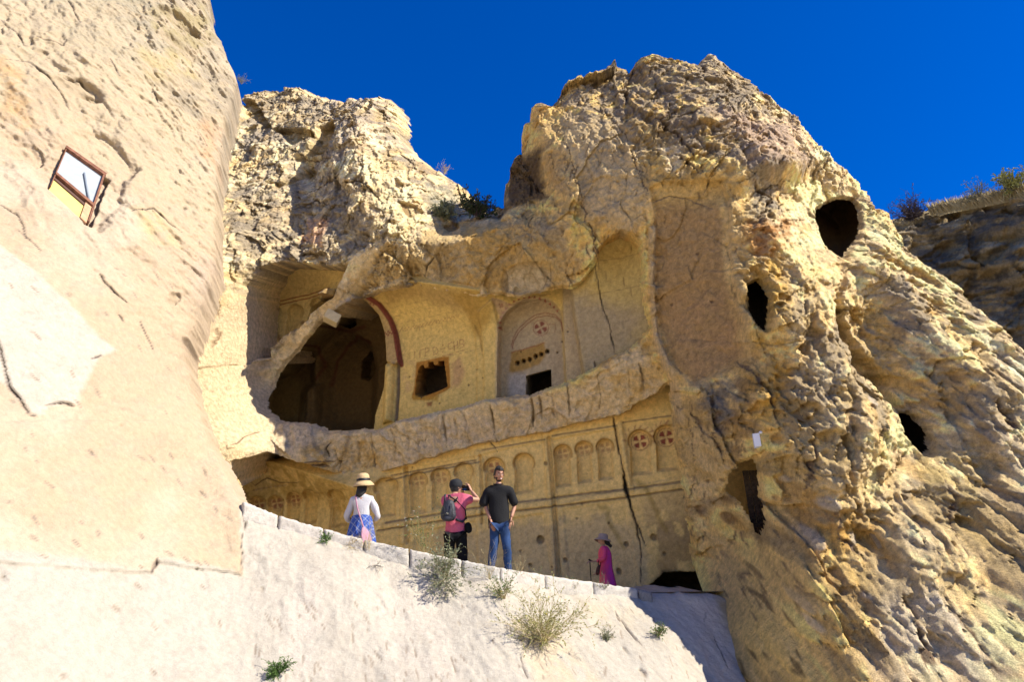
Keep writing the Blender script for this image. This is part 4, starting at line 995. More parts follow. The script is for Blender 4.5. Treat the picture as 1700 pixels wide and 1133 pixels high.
def skin_geo(pts, edges, sub=2):
    "pts: (x,y,z,rx[,ry]); grows a skin over connected edges; returns verts, faces"
    me = bpy.data.meshes.new('tmp'); me.from_pydata([p[:3] for p in pts], edges, [])
    o = bpy.data.objects.new('tmp', me); COL.objects.link(o)
    md = o.modifiers.new('s', 'SKIN'); md.use_smooth_shade = True
    sv = me.skin_vertices[0].data
    for i, p in enumerate(pts): sv[i].radius = (p[3], p[4] if len(p) > 4 else p[3]); sv[i].use_root = (i == 0)
    sb = o.modifiers.new('u', 'SUBSURF'); sb.levels = sub; sb.render_levels = sub
    dg = bpy.context.evaluated_depsgraph_get(); ev = o.evaluated_get(dg); m2 = ev.to_mesh()
    V = [tuple(v.co) for v in m2.vertices]; F = [tuple(p.vertices) for p in m2.polygons]
    ev.to_mesh_clear(); bpy.data.objects.remove(o); bpy.data.meshes.remove(me)
    return V, F
def chain(n): return [(i, i+1) for i in range(n-1)]
def fold(V, amp, fr, seed=0):
    "small cloth folds"
    from mathutils import noise as mn
    out = []
    for x, y, z in V:
        k = mn.noise(Vector((x*fr+seed, y*fr, z*fr*.7)))*amp; k2 = mn.noise(Vector((x*fr*2.3, y*fr*2.3+seed, z*fr*1.8)))*amp*.5
        r = math.hypot(x, y)+1e-4
        out.append((x+(k+k2)*x/r, y+(k+k2)*y/r, z+k*.3))
    return out
def tube(path, r0, r1, n=5):
    V = []; F = []
    P_ = [Vector(p) for p in path]
    for i, p in enumerate(P_):
        t = (P_[min(i+1, len(P_)-1)]-P_[max(i-1, 0)]).normalized()
        a = t.orthogonal().normalized(); b2 = t.cross(a); r = r0+(r1-r0)*i/max(1, len(P_)-1)
        for k in range(n):
            an = 2*math.pi*k/n; V.append(tuple(p+a*math.cos(an)*r+b2*math.sin(an)*r))
    for i in range(len(P_)-1):
        for k in range(n): F.append((i*n+k, i*n+(k+1) % n, (i+1)*n+(k+1) % n, (i+1)*n+k))
    F.append(tuple(range(n))[::-1]); F.append(tuple((len(P_)-1)*n+k for k in range(n)))
    return V, F
def revolve(profile, n=28, sx=1.0, sy=1.0, wav=0.0, c=(0, 0, 0)):
    V = []; F = []
    for i, (r, z) in enumerate(profile):
        for k in range(n):
            a = 2*math.pi*k/n; w = wav*r*math.sin(a*2+1.0)+wav*.6*r*math.sin(a*3)
            V.append((c[0]+r*sx*math.cos(a), c[1]+r*sy*math.sin(a), c[2]+z+w))
    for i in range(len(profile)-1):
        for k in range(n): F.append((i*n+k, i*n+(k+1) % n, (i+1)*n+(k+1) % n, (i+1)*n+k))
    if profile[-1][0] < .02: F.append(tuple((len(profile)-1)*n+k for k in range(n)))
    return V, F
def hand_geo(wrist, direction, normal, side=1, curl=.5, s=1.0):
    "palm, four bent fingers of unequal length and a thumb leaving the side of the palm"
    w = Vector(wrist); d = Vector(direction).normalized(); nrm = Vector(normal); nrm = (nrm-d*nrm.dot(d)).normalized(); sd = d.cross(nrm)*side
    out = []
    pv, pf = skin_geo([(*(w-d*.02), .024*s, .020*s), (*(w+d*.035*s), .040*s, .016*s), (*(w+d*.085*s), .042*s, .014*s)], chain(3), 1)
    out.append((pv, pf))
    for k, (off, ln) in enumerate(((-.030, .075), (-.010, .085), (.010, .080), (.030, .062))):
        p = w+d*.085*s+sd*off*s; dd = d.copy(); path = [p-d*.02*s]; seg = ln*s/3
        for j in range(3):
            path.append(path[-1]+dd*(seg if j else seg+.02*s)); dd = (dd*math.cos(curl*.7)+nrm*math.sin(curl*.7)).normalized()
        path.append(path[-1]+dd*seg*.6); out.append(tube(path, .0095*s, .0065*s, 6))
    p = w+d*.03*s-sd*.034*s; td = (d*.7-sd*.6+nrm*.35).normalized()
    out.append(tube([p, p+td*.03*s, p+td*.03*s+(td+d*.4).normalized()*.03*s, p+td*.03*s+(td+d*.8).normalized()*.055*s], .012*s, .008*s, 6))
    return out
def head_geo(c, yaw, pitch=0.0, s=1.0):
    "a head with brow, nose, lips, chin and ears; faces -y before turning"
    V = []; F = []; nu, nv = 40, 30
    for j in range(nv+1):
        th = math.pi*j/nv
        for i in range(nu):
            ph = 2*math.pi*i/nu
            x = math.sin(th)*math.sin(ph); y = -math.sin(th)*math.cos(ph); z = math.cos(th)
            fr = max(0, -y)
            X = x*.076; Y = y*.095; Z = z*.118
            if z < -.1: k = min(1, (-.1-z)/.9); X *= 1-.30*k; Y = Y*(1-.10*k) + (.012*k if y > 0 else 0)
            if y > 0: Z += .006
            # features
            def g(x0, z0, sx, sz): return math.exp(-((x-x0)/sx)**2-((z-z0)/sz)**2)*(fr > .3)
            Y -= .022*g(0, -.16, .12, .16) + .012*g(0, .05, .09, .22) + .006*g(0, .24, .5, .09)
            Y += .010*(g(.32, .06, .16, .10)+g(-.32, .06, .16, .10))
            Y -= .008*g(0, -.43, .22, .06) + .006*g(0, -.55, .20, .05) + .010*g(0, -.82, .22, .14); Y += .005*g(0, -.49, .25, .025)
            V.append((X, Y, Z))
    for j in range(nv):
        for i in range(nu): F.append((j*nu+i, (j+1)*nu+i, (j+1)*nu+(i+1) % nu, j*nu+(i+1) % nu))
    ears = []
    for sd in (-1, 1):
        ev, ef = revolve([(.001, -.012), (.017, -.008), (.021, 0), (.016, .007), (.001, .004)], 12, .75, 1.45)
        ears.append(([(sd*(.074+z_), y_*.0+x_*.7+.010, y_-.004) for x_, y_, z_ in ev], ef))
    M = Matrix.Translation(Vector(c)) @ Matrix.Rotation(yaw, 4, 'Z') @ Matrix.Rotation(pitch, 4, 'X') @ Matrix.Scale(s, 4)
    return M, V, F, ears
def xf(M, V): return [tuple(M @ Vector(v)) for v in V]

SKIN = pmat('skin', (.36,.18,.11), .55, .35, .06, 60)
SKIN2 = pmat('skin_pale', (.40,.22,.14), .55, .35, .06, 60)
HAIR = pmat('dark_hair', (.012,.010,.009), .5, .4, .3, 150, .6)
LIPS = pmat('lips', (.40,.12,.10), .5); TEETH = pmat('teeth', (.75,.72,.66), .4); EYEW = pmat('eye_white', (.6,.58,.55), .3); EYED = pmat('iris', (.02,.012,.01), .2)
BTEE = pmat('black_cotton', (.010,.010,.011), .85, .2, .25, 60, .5)
def jean_mat():
    m = pmat('blue_denim', (.018,.043,.115), .85, .2, .35, 9, .4); return m
DENIM = jean_mat()
BPANT = pmat('black_trousers', (.006,.006,.007), .9, .15, .2, 40, .4)
PTEE = pmat('rose_cotton', (.50,.10,.155), .85, .2, .10, 25, .5)
CAPM = pmat('black_cap', (.010,.011,.014), .8, .3, .2, 60, .3)
PACKM = pmat('dark_nylon', (.018,.019,.028), .6, .4, .3, 40, .5)
WTOP = pmat('white_knit', (.50,.49,.50), .85, .2, .04, 60, .5)
PINKB = pmat('pink_fabric', (.40,.20,.27), .75, .3, .10, 20, .5)
STRAW = pmat('straw', (.50,.36,.19), .85, .2, .15, 120, .6); BAND = pmat('black_ribbon', (.01,.01,.012), .6)
SHOE = pmat('shoe_leather', (.05,.04,.035), .6)
GREYHAT = pmat('greige_felt', (.33,.25,.20), .9, .2, .10, 60, .4)
def plaid():
    m = pmat('blue_plaid', (.06,.14,.50), .85, .2); n = m.node_tree.nodes; l = m.node_tree.links; b = n['Principled BSDF']
    tc = n.new('ShaderNodeTexCoord'); outs = []
    for ang, sc in ((.9, 11), (-.7, 11), (.9, 31), (-.7, 31)):
        mp_ = n.new('ShaderNodeMapping'); mp_.inputs['Rotation'].default_value = (0, ang, 0); l.new(tc.outputs['Object'], mp_.inputs['Vector'])
        w_ = n.new('ShaderNodeTexWave'); w_.bands_direction = 'Z'; w_.inputs['Scale'].default_value = sc*.32; w_.inputs['Distortion'].default_value = .6
        l.new(mp_.outputs[0], w_.inputs['Vector'])
        r = n.new('ShaderNodeMapRange'); r.inputs['From Min'].default_value = .86; r.inputs['From Max'].default_value = .95; l.new(w_.outputs['Fac'], r.inputs['Value']); outs.append(r)
    cur = None
    for r, c in zip(outs, ((.26,.31,.48), (.24,.28,.42), (.015,.025,.12), (.015,.025,.12))):
        mx = n.new('ShaderNodeMixRGB'); mx.inputs['Color2'].default_value = (*c, 1)
        if cur is None: mx.inputs['Color1'].default_value = (.04,.095,.36,1)
        else: l.new(cur.outputs[0], mx.inputs['Color1'])
        mm = n.new('ShaderNodeMath'); mm.operation = 'MULTIPLY'; mm.inputs[1].default_value = .75; l.new(r.outputs[0], mm.inputs[0]); l.new(mm.outputs[0], mx.inputs['Fac']); cur = mx
    l.new(cur.outputs[0], b.inputs['Base Color']); return m
PLAID = plaid()
def grad_tunic():
    m = pmat('magenta_tunic', (.60,.05,.18), .85, .2); n = m.node_tree.nodes; l = m.node_tree.links; b = n['Principled BSDF']
    tc = n.new('ShaderNodeTexCoord'); sp = n.new('ShaderNodeSeparateXYZ'); l.new(tc.outputs['Object'], sp.inputs[0])
    nz = n.new('ShaderNodeTexNoise'); nz.inputs['Scale'].default_value = 7; l.new(tc.outputs['Object'], nz.inputs['Vector'])
    ad = n.new('ShaderNodeMath'); ad.operation = 'MULTIPLY_ADD'; ad.inputs[1].default_value = .25; l.new(nz.outputs['Fac'], ad.inputs[0]); l.new(sp.outputs['X'], ad.inputs[2])
    r = n.new('ShaderNodeValToRGB'); e = r.color_ramp.elements; e[0].position = .0; e[0].color = (.75,.10,.12,1); e[1].position = .22; e[1].color = (.45,.04,.25,1)
    x = e.new(.13); x.color = (.62,.05,.18,1); l.new(ad.outputs[0], r.inputs['Fac']); l.new(r.outputs[0], b.inputs['Base Color']); return m
TUNIC = grad_tunic()
FLOORZ = 1.62
def person(px, ytop, Y, nominal, label, wide=1.0):
    top = at(px, ytop, Y); h = top[2]-FLOORZ
    o = empty('person', (top[0], top[1], FLOORZ)); s = h/nominal; o.scale = (s*wide, s, s); tag(o, label, 'person'); return o
def leg_pts(hx, kx, fx, ky=0, fy=0, hz=.92):
    return [(hx, 0, hz), (kx, ky, .50), (fx, fy, .08)]

# ---- man in the black shirt, facing the camera
man = person(826, 778, 12.6, 1.78, 'smiling bearded man in a loose black t-shirt and blue jeans, facing the camera', .86)
Mh, hv, hf, ears = head_geo((.02, -.02, 1.665), R(24), R(14), 1.06)
body = [(0,0,.95,.14,.10),(0,0,1.15,.13,.09),(0,0,1.38,.15,.09),(0,0,1.48,.06,.06),(.015,-.01,1.58,.055,.058),
        (-.19,0,1.43,.055),(-.235,.02,1.17,.042),(-.150,-.10,.955,.028),(.19,0,1.43,.055),(.285,.06,1.18,.042),(.215,-.03,.985,.030),
        (-.09,0,.88,.06),(-.118,-.02,.5,.030),(-.180,.03,.10,.025),(.09,0,.88,.06),(.115,-.02,.5,.030),(.125,.05,.10,.025)]
bv, bf = skin_geo(body, [(0,1),(1,2),(2,3),(3,4),(2,5),(5,6),(6,7),(2,8),(8,9),(9,10),(0,11),(11,12),(12,13),(0,14),(14,15),(15,16)])
pc = [(bv, bf, 0), (xf(Mh, hv), hf, 0)] + [(xf(Mh, v), f, 0) for v, f in ears]
pc += [(v, f, 0) for v, f in hand_geo((-.145,-.108,.945), (.28,-.18,-.9), (.5,.8,0), 1, .45)]
pc += [(v, f, 0) for v, f in hand_geo((.212,-.035,.975), (-.35,-.25,-.9), (0,.9,-.2), -1, .2)]
join_parts('body', pc, [SKIN], man)
# eyes, brows, mouth, beard, hair: each follows the head
def on_head(M, x, y, z): return M @ Vector((x, y, z))
ey = []
for sd in (-1, 1):
    v, f = revolve([(.001,-.006),(.011,-.003),(.013,0),(.011,.003),(.001,.006)], 12, 1.1, .6)
    ey.append((xf(Mh @ Matrix.Translation((sd*.030,-.083,.006)) @ Matrix.Rotation(R(90),4,'X'), v), f, 0))
    v, f = revolve([(.001,-.003),(.006,0),(.001,.003)], 10); ey.append((xf(Mh @ Matrix.Translation((sd*.030,-.089,.006)) @ Matrix.Rotation(R(90),4,'X'), v), f, 1))
for k_ in (0, 2): join_parts('eye', ey[k_:k_+2], [EYEW, EYED], man)
bw = [(xf(Mh, tube([(sd*.012,-.096,.026),(sd*.030,-.095,.032),(sd*.050,-.080,.026)], .0055, .003)[0]), tube([(0,0,0),(1,0,0),(2,0,0)],.1,.1)[1], 0) for sd in (-1, 1)]
for b1 in bw: join_parts('eyebrow', [b1], [HAIR], man)
v, f = tube([(-.026,-.086,-.046),(-.012,-.098,-.053),(.0,-.102,-.055),(.012,-.098,-.053),(.026,-.086,-.046)], .0075, .006, 6); mv = [(xf(Mh, v), f, 0)]
v, f = tube([(-.020,-.096,-.050),(0,-.107,-.055),(.020,-.096,-.050)], .0045, .0045, 6); mv.append((xf(Mh, v), f, 1))
join_parts('mouth', mv, [LIPS, TEETH], man)
def shell(M, hv, hf, test, off, name, mat, parent, jit=0.0):
    keep = [i for i, q in enumerate(hf) if all(test(*hv[k]) for k in q)]
    rs = random.Random(3); vs = []
    for x, y, z in hv:
        r = math.sqrt(x*x+y*y+z*z)+1e-6; k = 1+(off+rs.uniform(-jit, jit))/r; vs.append((x*k, y*k, z*k))
    return join_parts(name, [(xf(M, vs), [hf[i] for i in keep], 0)], [mat], parent)
shell(Mh, hv, hf, lambda x, y, z: z > .055 or (y > .005 and z > -.055) or (abs(x) > .066 and z > -.02 and y > -.04), .013, 'hair', HAIR, man, .004)
v, f = skin_geo([(-.045,-.060,.080,.020),(-.015,-.078,.088,.024),(.022,-.078,.088,.022),(.045,-.055,.082,.020),(.0,-.03,.104,.034)], [(0,1),(1,2),(2,3),(2,4)], 2)
join_parts('fringe', [(xf(Mh, v), f, 0)], [HAIR], man)
shell(Mh, hv, hf, lambda x, y, z: y < .0 and ((z < -.068) or (z < -.036 and abs(x) > .042) or (-.046 < z < -.030 and abs(x) < .034)) and z > -.125, .0035, 'beard', HAIR, man, .0015)
# shirt: wide, boxy, sleeves to the elbow
v, f = skin_geo([(0,0,.70,.225,.155),(0,0,1.08,.205,.135),(0,0,1.30,.205,.130),(0,0,1.42,.16,.10),(0,-.0,1.485,.075,.075),
                 (-.19,0,1.43,.095,.09),(-.265,.01,1.25,.098,.095),(-.285,.01,1.175,.100,.095),(.19,0,1.43,.095,.09),(.275,.03,1.25,.098,.095),(.305,.04,1.175,.095,.09)],
                [(0,1),(1,2),(2,3),(3,4),(3,5),(5,6),(6,7),(3,8),(8,9),(9,10)])
v = [(x, y, max(z, .86+.012*math.sin(x*9))) for x, y, z in fold(v, .022, 7, 1)]
join_parts('t_shirt', [(v, f, 0)], [BTEE], man)
v, f = tube([(.078*math.cos(a), .074*math.sin(a)-.005, 1.522-.018*(math.sin(a) < 0)*abs(math.sin(a))) for a in np.linspace(0, 2*math.pi, 17)], .011, .011, 6)
join_parts('collar', [(v, f, 0)], [BTEE], man)
v, f = skin_geo([(0,0,.92,.150,.115),(-.085,-.01,.84,.100,.105),(-.115,-.03,.52,.072,.078),(-.165,0,.30,.068,.072),(-.185,.03,.10,.075,.078),(.085,-.01,.84,.100,.105),(.115,-.02,.52,.075,.080),(.125,.02,.30,.068,.072),(.125,.05,.10,.075,.078)], [(0,1),(1,2),(2,3),(3,4),(0,5),(5,6),(6,7),(7,8)])
join_parts('jeans', [(fold(v, .016, 13, 4), f, 0)], [DENIM], man)
for sx, sy in ((-.185, .03), (.125, .05)):
    v, f = skin_geo([(sx, sy+.05, .045, .042), (sx, sy-.05, .04, .045), (sx+.01, sy-.15, .03, .038, .030)], chain(3)); join_parts('shoe', [(v, f, 0)], [SHOE], man)

# ---- visitor in the rose shirt taking a picture, seen from behind
ph = person(755, 795, 12.8, 1.68, 'person in rose t-shirt, black cap and black trousers raising both arms to take a picture')
Mp, pv_, pf_, pears = head_geo((.02, .03, 1.54), R(128), R(-6), .98)
body = [(0,0,.88,.13,.09),(0,0,1.10,.12,.085),(0,.0,1.30,.14,.085),(0,.01,1.40,.055,.055),(.01,.02,1.48,.05,.052),
        (-.17,0,1.35,.05),(-.06,.22,1.28,.038),(.10,.27,1.50,.026),(.18,0,1.35,.05),(.36,.12,1.345,.040),(.245,.20,1.52,.027),
        (-.08,0,.82,.075),(-.10,0,.46,.05),(-.10,.02,.08,.04),(.08,0,.82,.075),(.10,0,.46,.05),(.10,.02,.08,.04)]
bv, bf = skin_geo(body, [(0,1),(1,2),(2,3),(3,4),(2,5),(5,6),(6,7),(2,8),(8,9),(9,10),(0,11),(11,12),(12,13),(0,14),(14,15),(15,16)])
pc = [(bv, bf, 0), (xf(Mp, pv_), pf_, 0)] + [(xf(Mp, v), f, 0) for v, f in pears]
pc += [(v, f, 0) for v, f in hand_geo((.243,.20,1.525), (-.35,.15,.9), (-.8,.3,-.3), 1, .75)]
pc += [(v, f, 0) for v, f in hand_geo((.098,.268,1.505), (.35,.0,.9), (.8,.1,-.3), -1, .75)]
join_parts('body', pc, [SKIN2], ph)
shell(Mp, pv_, pf_, lambda x, y, z: (y > -.01 and z > -.07) or (abs(x) > .062 and z > -.03 and y > -.05), .008, 'hair', HAIR, ph, .003)
cv, cf = revolve([(.103,-.005),(.107,.03),(.103,.07),(.085,.105),(.05,.125),(.008,.130)], 28, .93, 1.08)
bvz, bfz = [], []
for i in range(13):
    a = math.pi*(.15+.7*i/12); 
    for r_, z_ in ((.100,.012),(.150,.004),(.178,-.012)): bvz.append((r_*math.cos(a)*.72, -r_*math.sin(a)*1.12, z_))
for i in range(12):
    for j in range(2): q = (i*3+j, i*3+j+1, (i+1)*3+j+1, (i+1)*3+j); bfz.append(q)
bvz2 = bvz+[(x, y, z+.008) for x, y, z in bvz]; bfz2 = bfz+[tuple(k+39 for k in q[::-1]) for q in bfz]
join_parts('cap', [(xf(Mp, [(x, y, z+.01) for x, y, z in cv]), cf, 0), (xf(Mp, [(x, y, z+.012) for x, y, z in bvz2]), bfz2, 0)], [CAPM], ph)
v, f = skin_geo([(0,0,.74,.185,.125),(0,0,.95,.165,.115),(0,0,1.15,.155,.105),(0,0,1.32,.155,.105),(0,.01,1.415,.075,.075),
                 (-.17,0,1.345,.075),(-.12,.14,1.31,.080),(.18,0,1.345,.085,.085),(.275,.07,1.34,.090,.080)], [(0,1),(1,2),(2,3),(3,4),(3,5),(5,6),(3,7),(7,8)])
v = [(x, y, max(z, .70)) for x, y, z in fold(v, .02, 8, 9)]
join_parts('t_shirt', [(v, f, 0)], [PTEE], ph)
v, f = skin_geo([(0,0,.84,.135,.11),(-.085,0,.76,.098,.10),(-.10,0,.46,.082,.085),(-.10,.02,.10,.078,.08),(.085,0,.76,.098,.10),(.105,0,.46,.082,.085),(.105,.02,.10,.078,.08)], [(0,1),(1,2),(2,3),(0,4),(4,5),(5,6)])
join_parts('trousers', [(fold(v, .012, 12, 2), f, 0)], [BPANT], ph)
for sx in (-.10, .105):
    v, f = skin_geo([(sx, -.04, .045, .042), (sx, .06, .04, .045), (sx+.01, .15, .03, .038, .030)], chain(3)); join_parts('shoe', [(v, f, 0)], [SHOE], ph)
def sub_thing(name, owner, label, cat):
    o = empty(name, owner.location); o.scale = owner.scale; tag(o, label, cat); return o
pk = sub_thing('backpack', ph, 'small dark backpack worn by the person in the rose t-shirt', 'backpack')
v, f = skin_geo([(-.09,-.17,.96,.135,.075),(-.09,-.18,1.10,.130,.085),(-.08,-.16,1.25,.10,.065),(-.075,-.14,1.31,.06,.04)], chain(4)); join_parts('bag', [(fold(v, .012, 14, 3), f, 0)], [PACKM], pk)
v, f = skin_geo([(-.10,-.245,.955,.100,.035),(-.10,-.255,1.04,.095,.035)], chain(2)); join_parts('front_pocket', [(v, f, 0)], [PACKM], pk)
v, f = tube([(-.085,-.17,1.33),(-.09,-.19,1.375),(-.06,-.19,1.375),(-.055,-.17,1.33)], .009, .009, 5); join_parts('handle', [(v, f, 0)], [PACKM], pk)
for pth in ([(-.15,-.13,1.28),(-.15,-.03,1.415),(-.13,.08,1.38)], [(.0,-.13,1.28),(.09,-.03,1.42),(.10,.10,1.36)], [(.02,-.16,1.0),(.12,-.10,.97),(.165,.02,1.05)]):
    v, f = tube(pth, .020, .016, 6); join_parts('strap', [(v, f, 0)], [PACKM], pk)
for sx in (-.155, -.03):
    v, f = tube([(sx,-.245,1.23),(sx+.01,-.27,1.13),(sx+.005,-.275,1.0)], .006, .006, 4); join_parts('zip', [(v, f, 0)], [BAND], pk)
sb = sub_thing('shoulder_bag', ph, 'black shoulder bag hanging at the hip of the person in rose', 'bag')
v, f = skin_geo([(.185,-.02,.98,.050,.05),(.205,-.03,.90,.075,.06),(.205,-.03,.80,.060,.055)], chain(3)); join_parts('bag', [(v, f, 0)], [BPANT], sb)
v, f = tube([(.175,-.04,1.02),(.165,-.11,1.15),(.05,-.125,1.28),(-.10,-.07,1.40)], .010, .010, 5); join_parts('strap', [(v, f, 0)], [BPANT], sb)
fo = sub_thing('phone', ph, 'dark phone held up in front of the face under the black cap', 'phone')
def box_geo(c, sz, rot=0.0):
    x, y, z = [q/2 for q in sz]; M = Matrix.Translation(c) @ Matrix.Rotation(rot, 4, 'Z')
    V = xf(M, [(a, b_, d_) for a in (-x, x) for b_ in (-y, y) for d_ in (-z, z)])
    return V, [(0,1,3,2),(4,6,7,5),(0,4,5,1),(2,3,7,6),(0,2,6,4),(1,5,7,3)]
v, f = box_geo((.155,.235,1.575), (.165,.012,.080), R(22)); join_parts('case', [(v, f, 0)], [CAPM], fo, False)
v, f = box_geo((.152,.228,1.575), (.150,.004,.068), R(22)); join_parts('screen', [(v, f, 0)], [pmat('phone_screen', (.015,.017,.02), .1, .6)], fo, False)

# ---- woman in white with a straw hat, seen from behind
wo = person(603, 787, 13.0, 1.74, 'woman seen from behind in straw hat, white top and blue plaid skirt', .88)
Mw, wv, wf, wears = head_geo((0, .03, 1.56), R(170), R(-18), .95)
body = [(0,0,.95,.13,.09),(0,0,1.15,.115,.085),(0,.01,1.32,.13,.08),(0,.02,1.42,.05,.05),(0,.03,1.50,.048,.05),
        (-.155,.0,1.35,.045),(-.26,.03,1.11,.036),(-.17,.22,1.06,.024),(.155,.0,1.35,.045),(.26,.03,1.11,.036),(.17,.22,1.08,.024),
        (-.08,0,.88,.075),(-.10,0,.48,.05),(-.10,.02,.08,.036),(.08,0,.88,.075),(.10,0,.48,.05),(.10,.02,.08,.036)]
bv, bf = skin_geo(body, [(0,1),(1,2),(2,3),(3,4),(2,5),(5,6),(6,7),(2,8),(8,9),(9,10),(0,11),(11,12),(12,13),(0,14),(14,15),(15,16)])
pc = [(bv, bf, 0), (xf(Mw, wv), wf, 0)] + [(xf(Mw, v), f, 0) for v, f in wears]
for sd in (-1, 1): pc += [(v, f, 0) for v, f in hand_geo((sd*.17,.22,1.07), (-sd*.7,.6,.1), (0,0,-1), sd, .6)]
join_parts('body', pc, [SKIN2], wo)
v, f = skin_geo([(0,.02,1.60,.085,.085),(0,-.03,1.50,.095,.070),(-.04,-.055,1.42,.075,.05),(-.06,-.06,1.37,.04,.03)], chain(4)); join_parts('hair', [(fold(v, .01, 25, 3), f, 0)], [HAIR], wo)
Mhat = Matrix.Translation((.005,.015,1.605)) @ Matrix.Rotation(R(-3), 4, 'Y') @ Matrix.Rotation(R(10), 4, 'X')
hat = [(.178,-.055),(.185,-.050),(.150,-.012),(.112,.022),(.108,.030),(.106,.060),(.100,.100),(.078,.130),(.040,.143),(.006,.146)]
v, f = revolve(hat, 36, 1.0, 1.08, .04); h_ = join_parts('hat', [(xf(Mhat, v), f, 0)], [STRAW], wo)
v, f = revolve([(.114,.024),(.1125,.058),(.109,.060)], 36, 1.0, 1.08); join_parts('hat_band', [(xf(Mhat, v), f, 0)], [BAND], wo)
v, f = skin_geo([(0,0,.98,.152,.110),(0,0,1.18,.140,.100),(0,.005,1.32,.145,.098),(0,.02,1.42,.068,.068),(-.155,0,1.345,.065),(-.245,.02,1.14,.058),(-.265,.06,1.08,.050),(-.18,.20,1.06,.034),(.155,0,1.345,.065),(.245,.02,1.14,.058),(.265,.06,1.09,.050),(.18,.20,1.08,.034)],
                [(0,1),(1,2),(2,3),(2,4),(4,5),(5,6),(6,7),(2,8),(8,9),(9,10),(10,11)])
join_parts('top', [(fold(v, .016, 11, 5), f, 0)], [WTOP], wo)
sk_v, sk_f = [], []
nk = 60
for j in range(12):
    t = j/11; z = 1.10-t*.72; r_ = .155+.14*t**.8
    for k in range(nk):
        a = 2*math.pi*k/nk; w_ = 1+(.10*t+.02)*math.sin(a*9+t*.6)+.05*t*math.sin(a*4+2)
        sk_v.append((r_*w_*math.cos(a)*1.02-.02*t, r_*w_*math.sin(a)*.85, z+.015*math.sin(a*5)*t))
for j in range(11):
    for k in range(nk): sk_f.append((j*nk+k, j*nk+(k+1) % nk, (j+1)*nk+(k+1) % nk, (j+1)*nk+k))
join_parts('skirt', [(sk_v, sk_f, 0)], [PLAID], wo)
for sx in (-.10, .10):
    v, f = skin_geo([(sx, -.04, .045, .036), (sx, .06, .04, .040), (sx, .14, .03, .034, .026)], chain(3)); join_parts('shoe', [(v, f, 0)], [SHOE], wo)
tb = sub_thing('tote_bag', wo, 'pink fabric bag hanging from a long strap across the back of the woman in white', 'bag')
v, f = skin_geo([(.085,-.21,.90,.030,.02),(.125,-.26,.80,.085,.030),(.155,-.27,.68,.105,.036),(.17,-.27,.62,.110,.030)], chain(4)); join_parts('bag', [(fold(v, .02, 13, 3), f, 0)], [PINKB], tb)
v, f = tube([(-.095,.03,1.43),(-.10,-.055,1.405),(-.075,-.120,1.30),(-.04,-.135,1.18),(.0,-.15,1.08),(.05,-.215,.98),(.09,-.23,.88)], .014, .012, 6); join_parts('strap', [(v, f, 0)], [PINKB], tb)

# ---- woman in magenta, further along the terrace, in profile
wm = person(1001, 888, 16.6, 1.60, 'woman in long magenta tunic and grey hat, walking in the shade by the wall')
Mm, mv_, mf_, mears = head_geo((-.03, 0, 1.46), R(-90), R(12), .92)
body = [(0,0,.85,.12,.09),(0,0,1.05,.115,.085),(.01,0,1.22,.12,.08),(-.01,0,1.32,.05,.05),(-.03,0,1.39,.048,.05),
        (-.01,-.14,1.25,.045),(-.05,-.19,1.00,.036),(-.27,-.17,.98,.024),(.0,.14,1.25,.045),(.0,.19,1.00,.036),(-.14,.18,.85,.024),
        (0,-.07,.80,.07),(-.06,-.08,.44,.05),(-.04,-.08,.08,.036),(0,.07,.80,.07),(.06,.08,.44,.05),(.10,.08,.08,.036)]
bv, bf = skin_geo(body, [(0,1),(1,2),(2,3),(3,4),(2,5),(5,6),(6,7),(2,8),(8,9),(9,10),(0,11),(11,12),(12,13),(0,14),(14,15),(15,16)])
pc = [(bv, bf, 0), (xf(Mm, mv_), mf_, 0)]
pc += [(v, f, 0) for v, f in hand_geo((-.27,-.17,.98), (-1,0,.05), (0,.3,-1), 1, .9)] + [(v, f, 0) for v, f in hand_geo((-.14,.18,.85), (-.6,0,-.8), (-1,0,0), -1, .6)]
join_parts('body', pc, [SKIN2], wm)
v, f = skin_geo([(0,0,1.49,.08,.08),(.06,0,1.42,.06,.06),(.12,.0,1.37,.045,.045),(.17,0,1.30,.03,.03)], chain(4)); join_parts('hair', [(fold(v, .012, 25, 3), f, 0)], [HAIR], wm)
Mhat = Matrix.Translation((-.01,0,1.49)) @ Matrix.Rotation(R(10), 4, 'Y')
v, f = revolve([(.185,-.045),(.190,-.040),(.150,.0),(.112,.020),(.106,.06),(.098,.105),(.085,.118),(.04,.122),(.006,.122)], 32, 1.05, 1.0, .05); join_parts('hat', [(xf(Mhat, v), f, 0)], [GREYHAT], wm)
tv, tf = [], []
for j in range(14):
    t = j/13; z = 1.33-t*1.10; r_ = [.075,.13,.150,.150,.145,.142,.145,.155,.165,.175,.182,.19,.198,.205][j]
    for k in range(nk):
        a = 2*math.pi*k/nk; w_ = 1+(.09*t)*math.sin(a*7+t)
        tv.append((r_*w_*math.cos(a)*1.0+.02*t, r_*w_*math.sin(a)*.95, z))
for j in range(13):
    for k in range(nk): tf.append((j*nk+k, j*nk+(k+1) % nk, (j+1)*nk+(k+1) % nk, (j+1)*nk+k))
v, f = skin_geo([(0,0,1.26,.10),(-.01,-.14,1.25,.068),(-.04,-.19,1.02,.062),(-.13,-.185,1.0,.055),(-.22,-.18,.98,.045)], chain(5)); v2, f2 = skin_geo([(0,0,1.26,.10),(0,.14,1.25,.068),(.0,.19,1.02,.06),(-.10,.18,.88,.05)], chain(4))
join_parts('tunic', [(tv, tf, 0), (v, f, 0), (v2, f2, 0)], [TUNIC], wm)
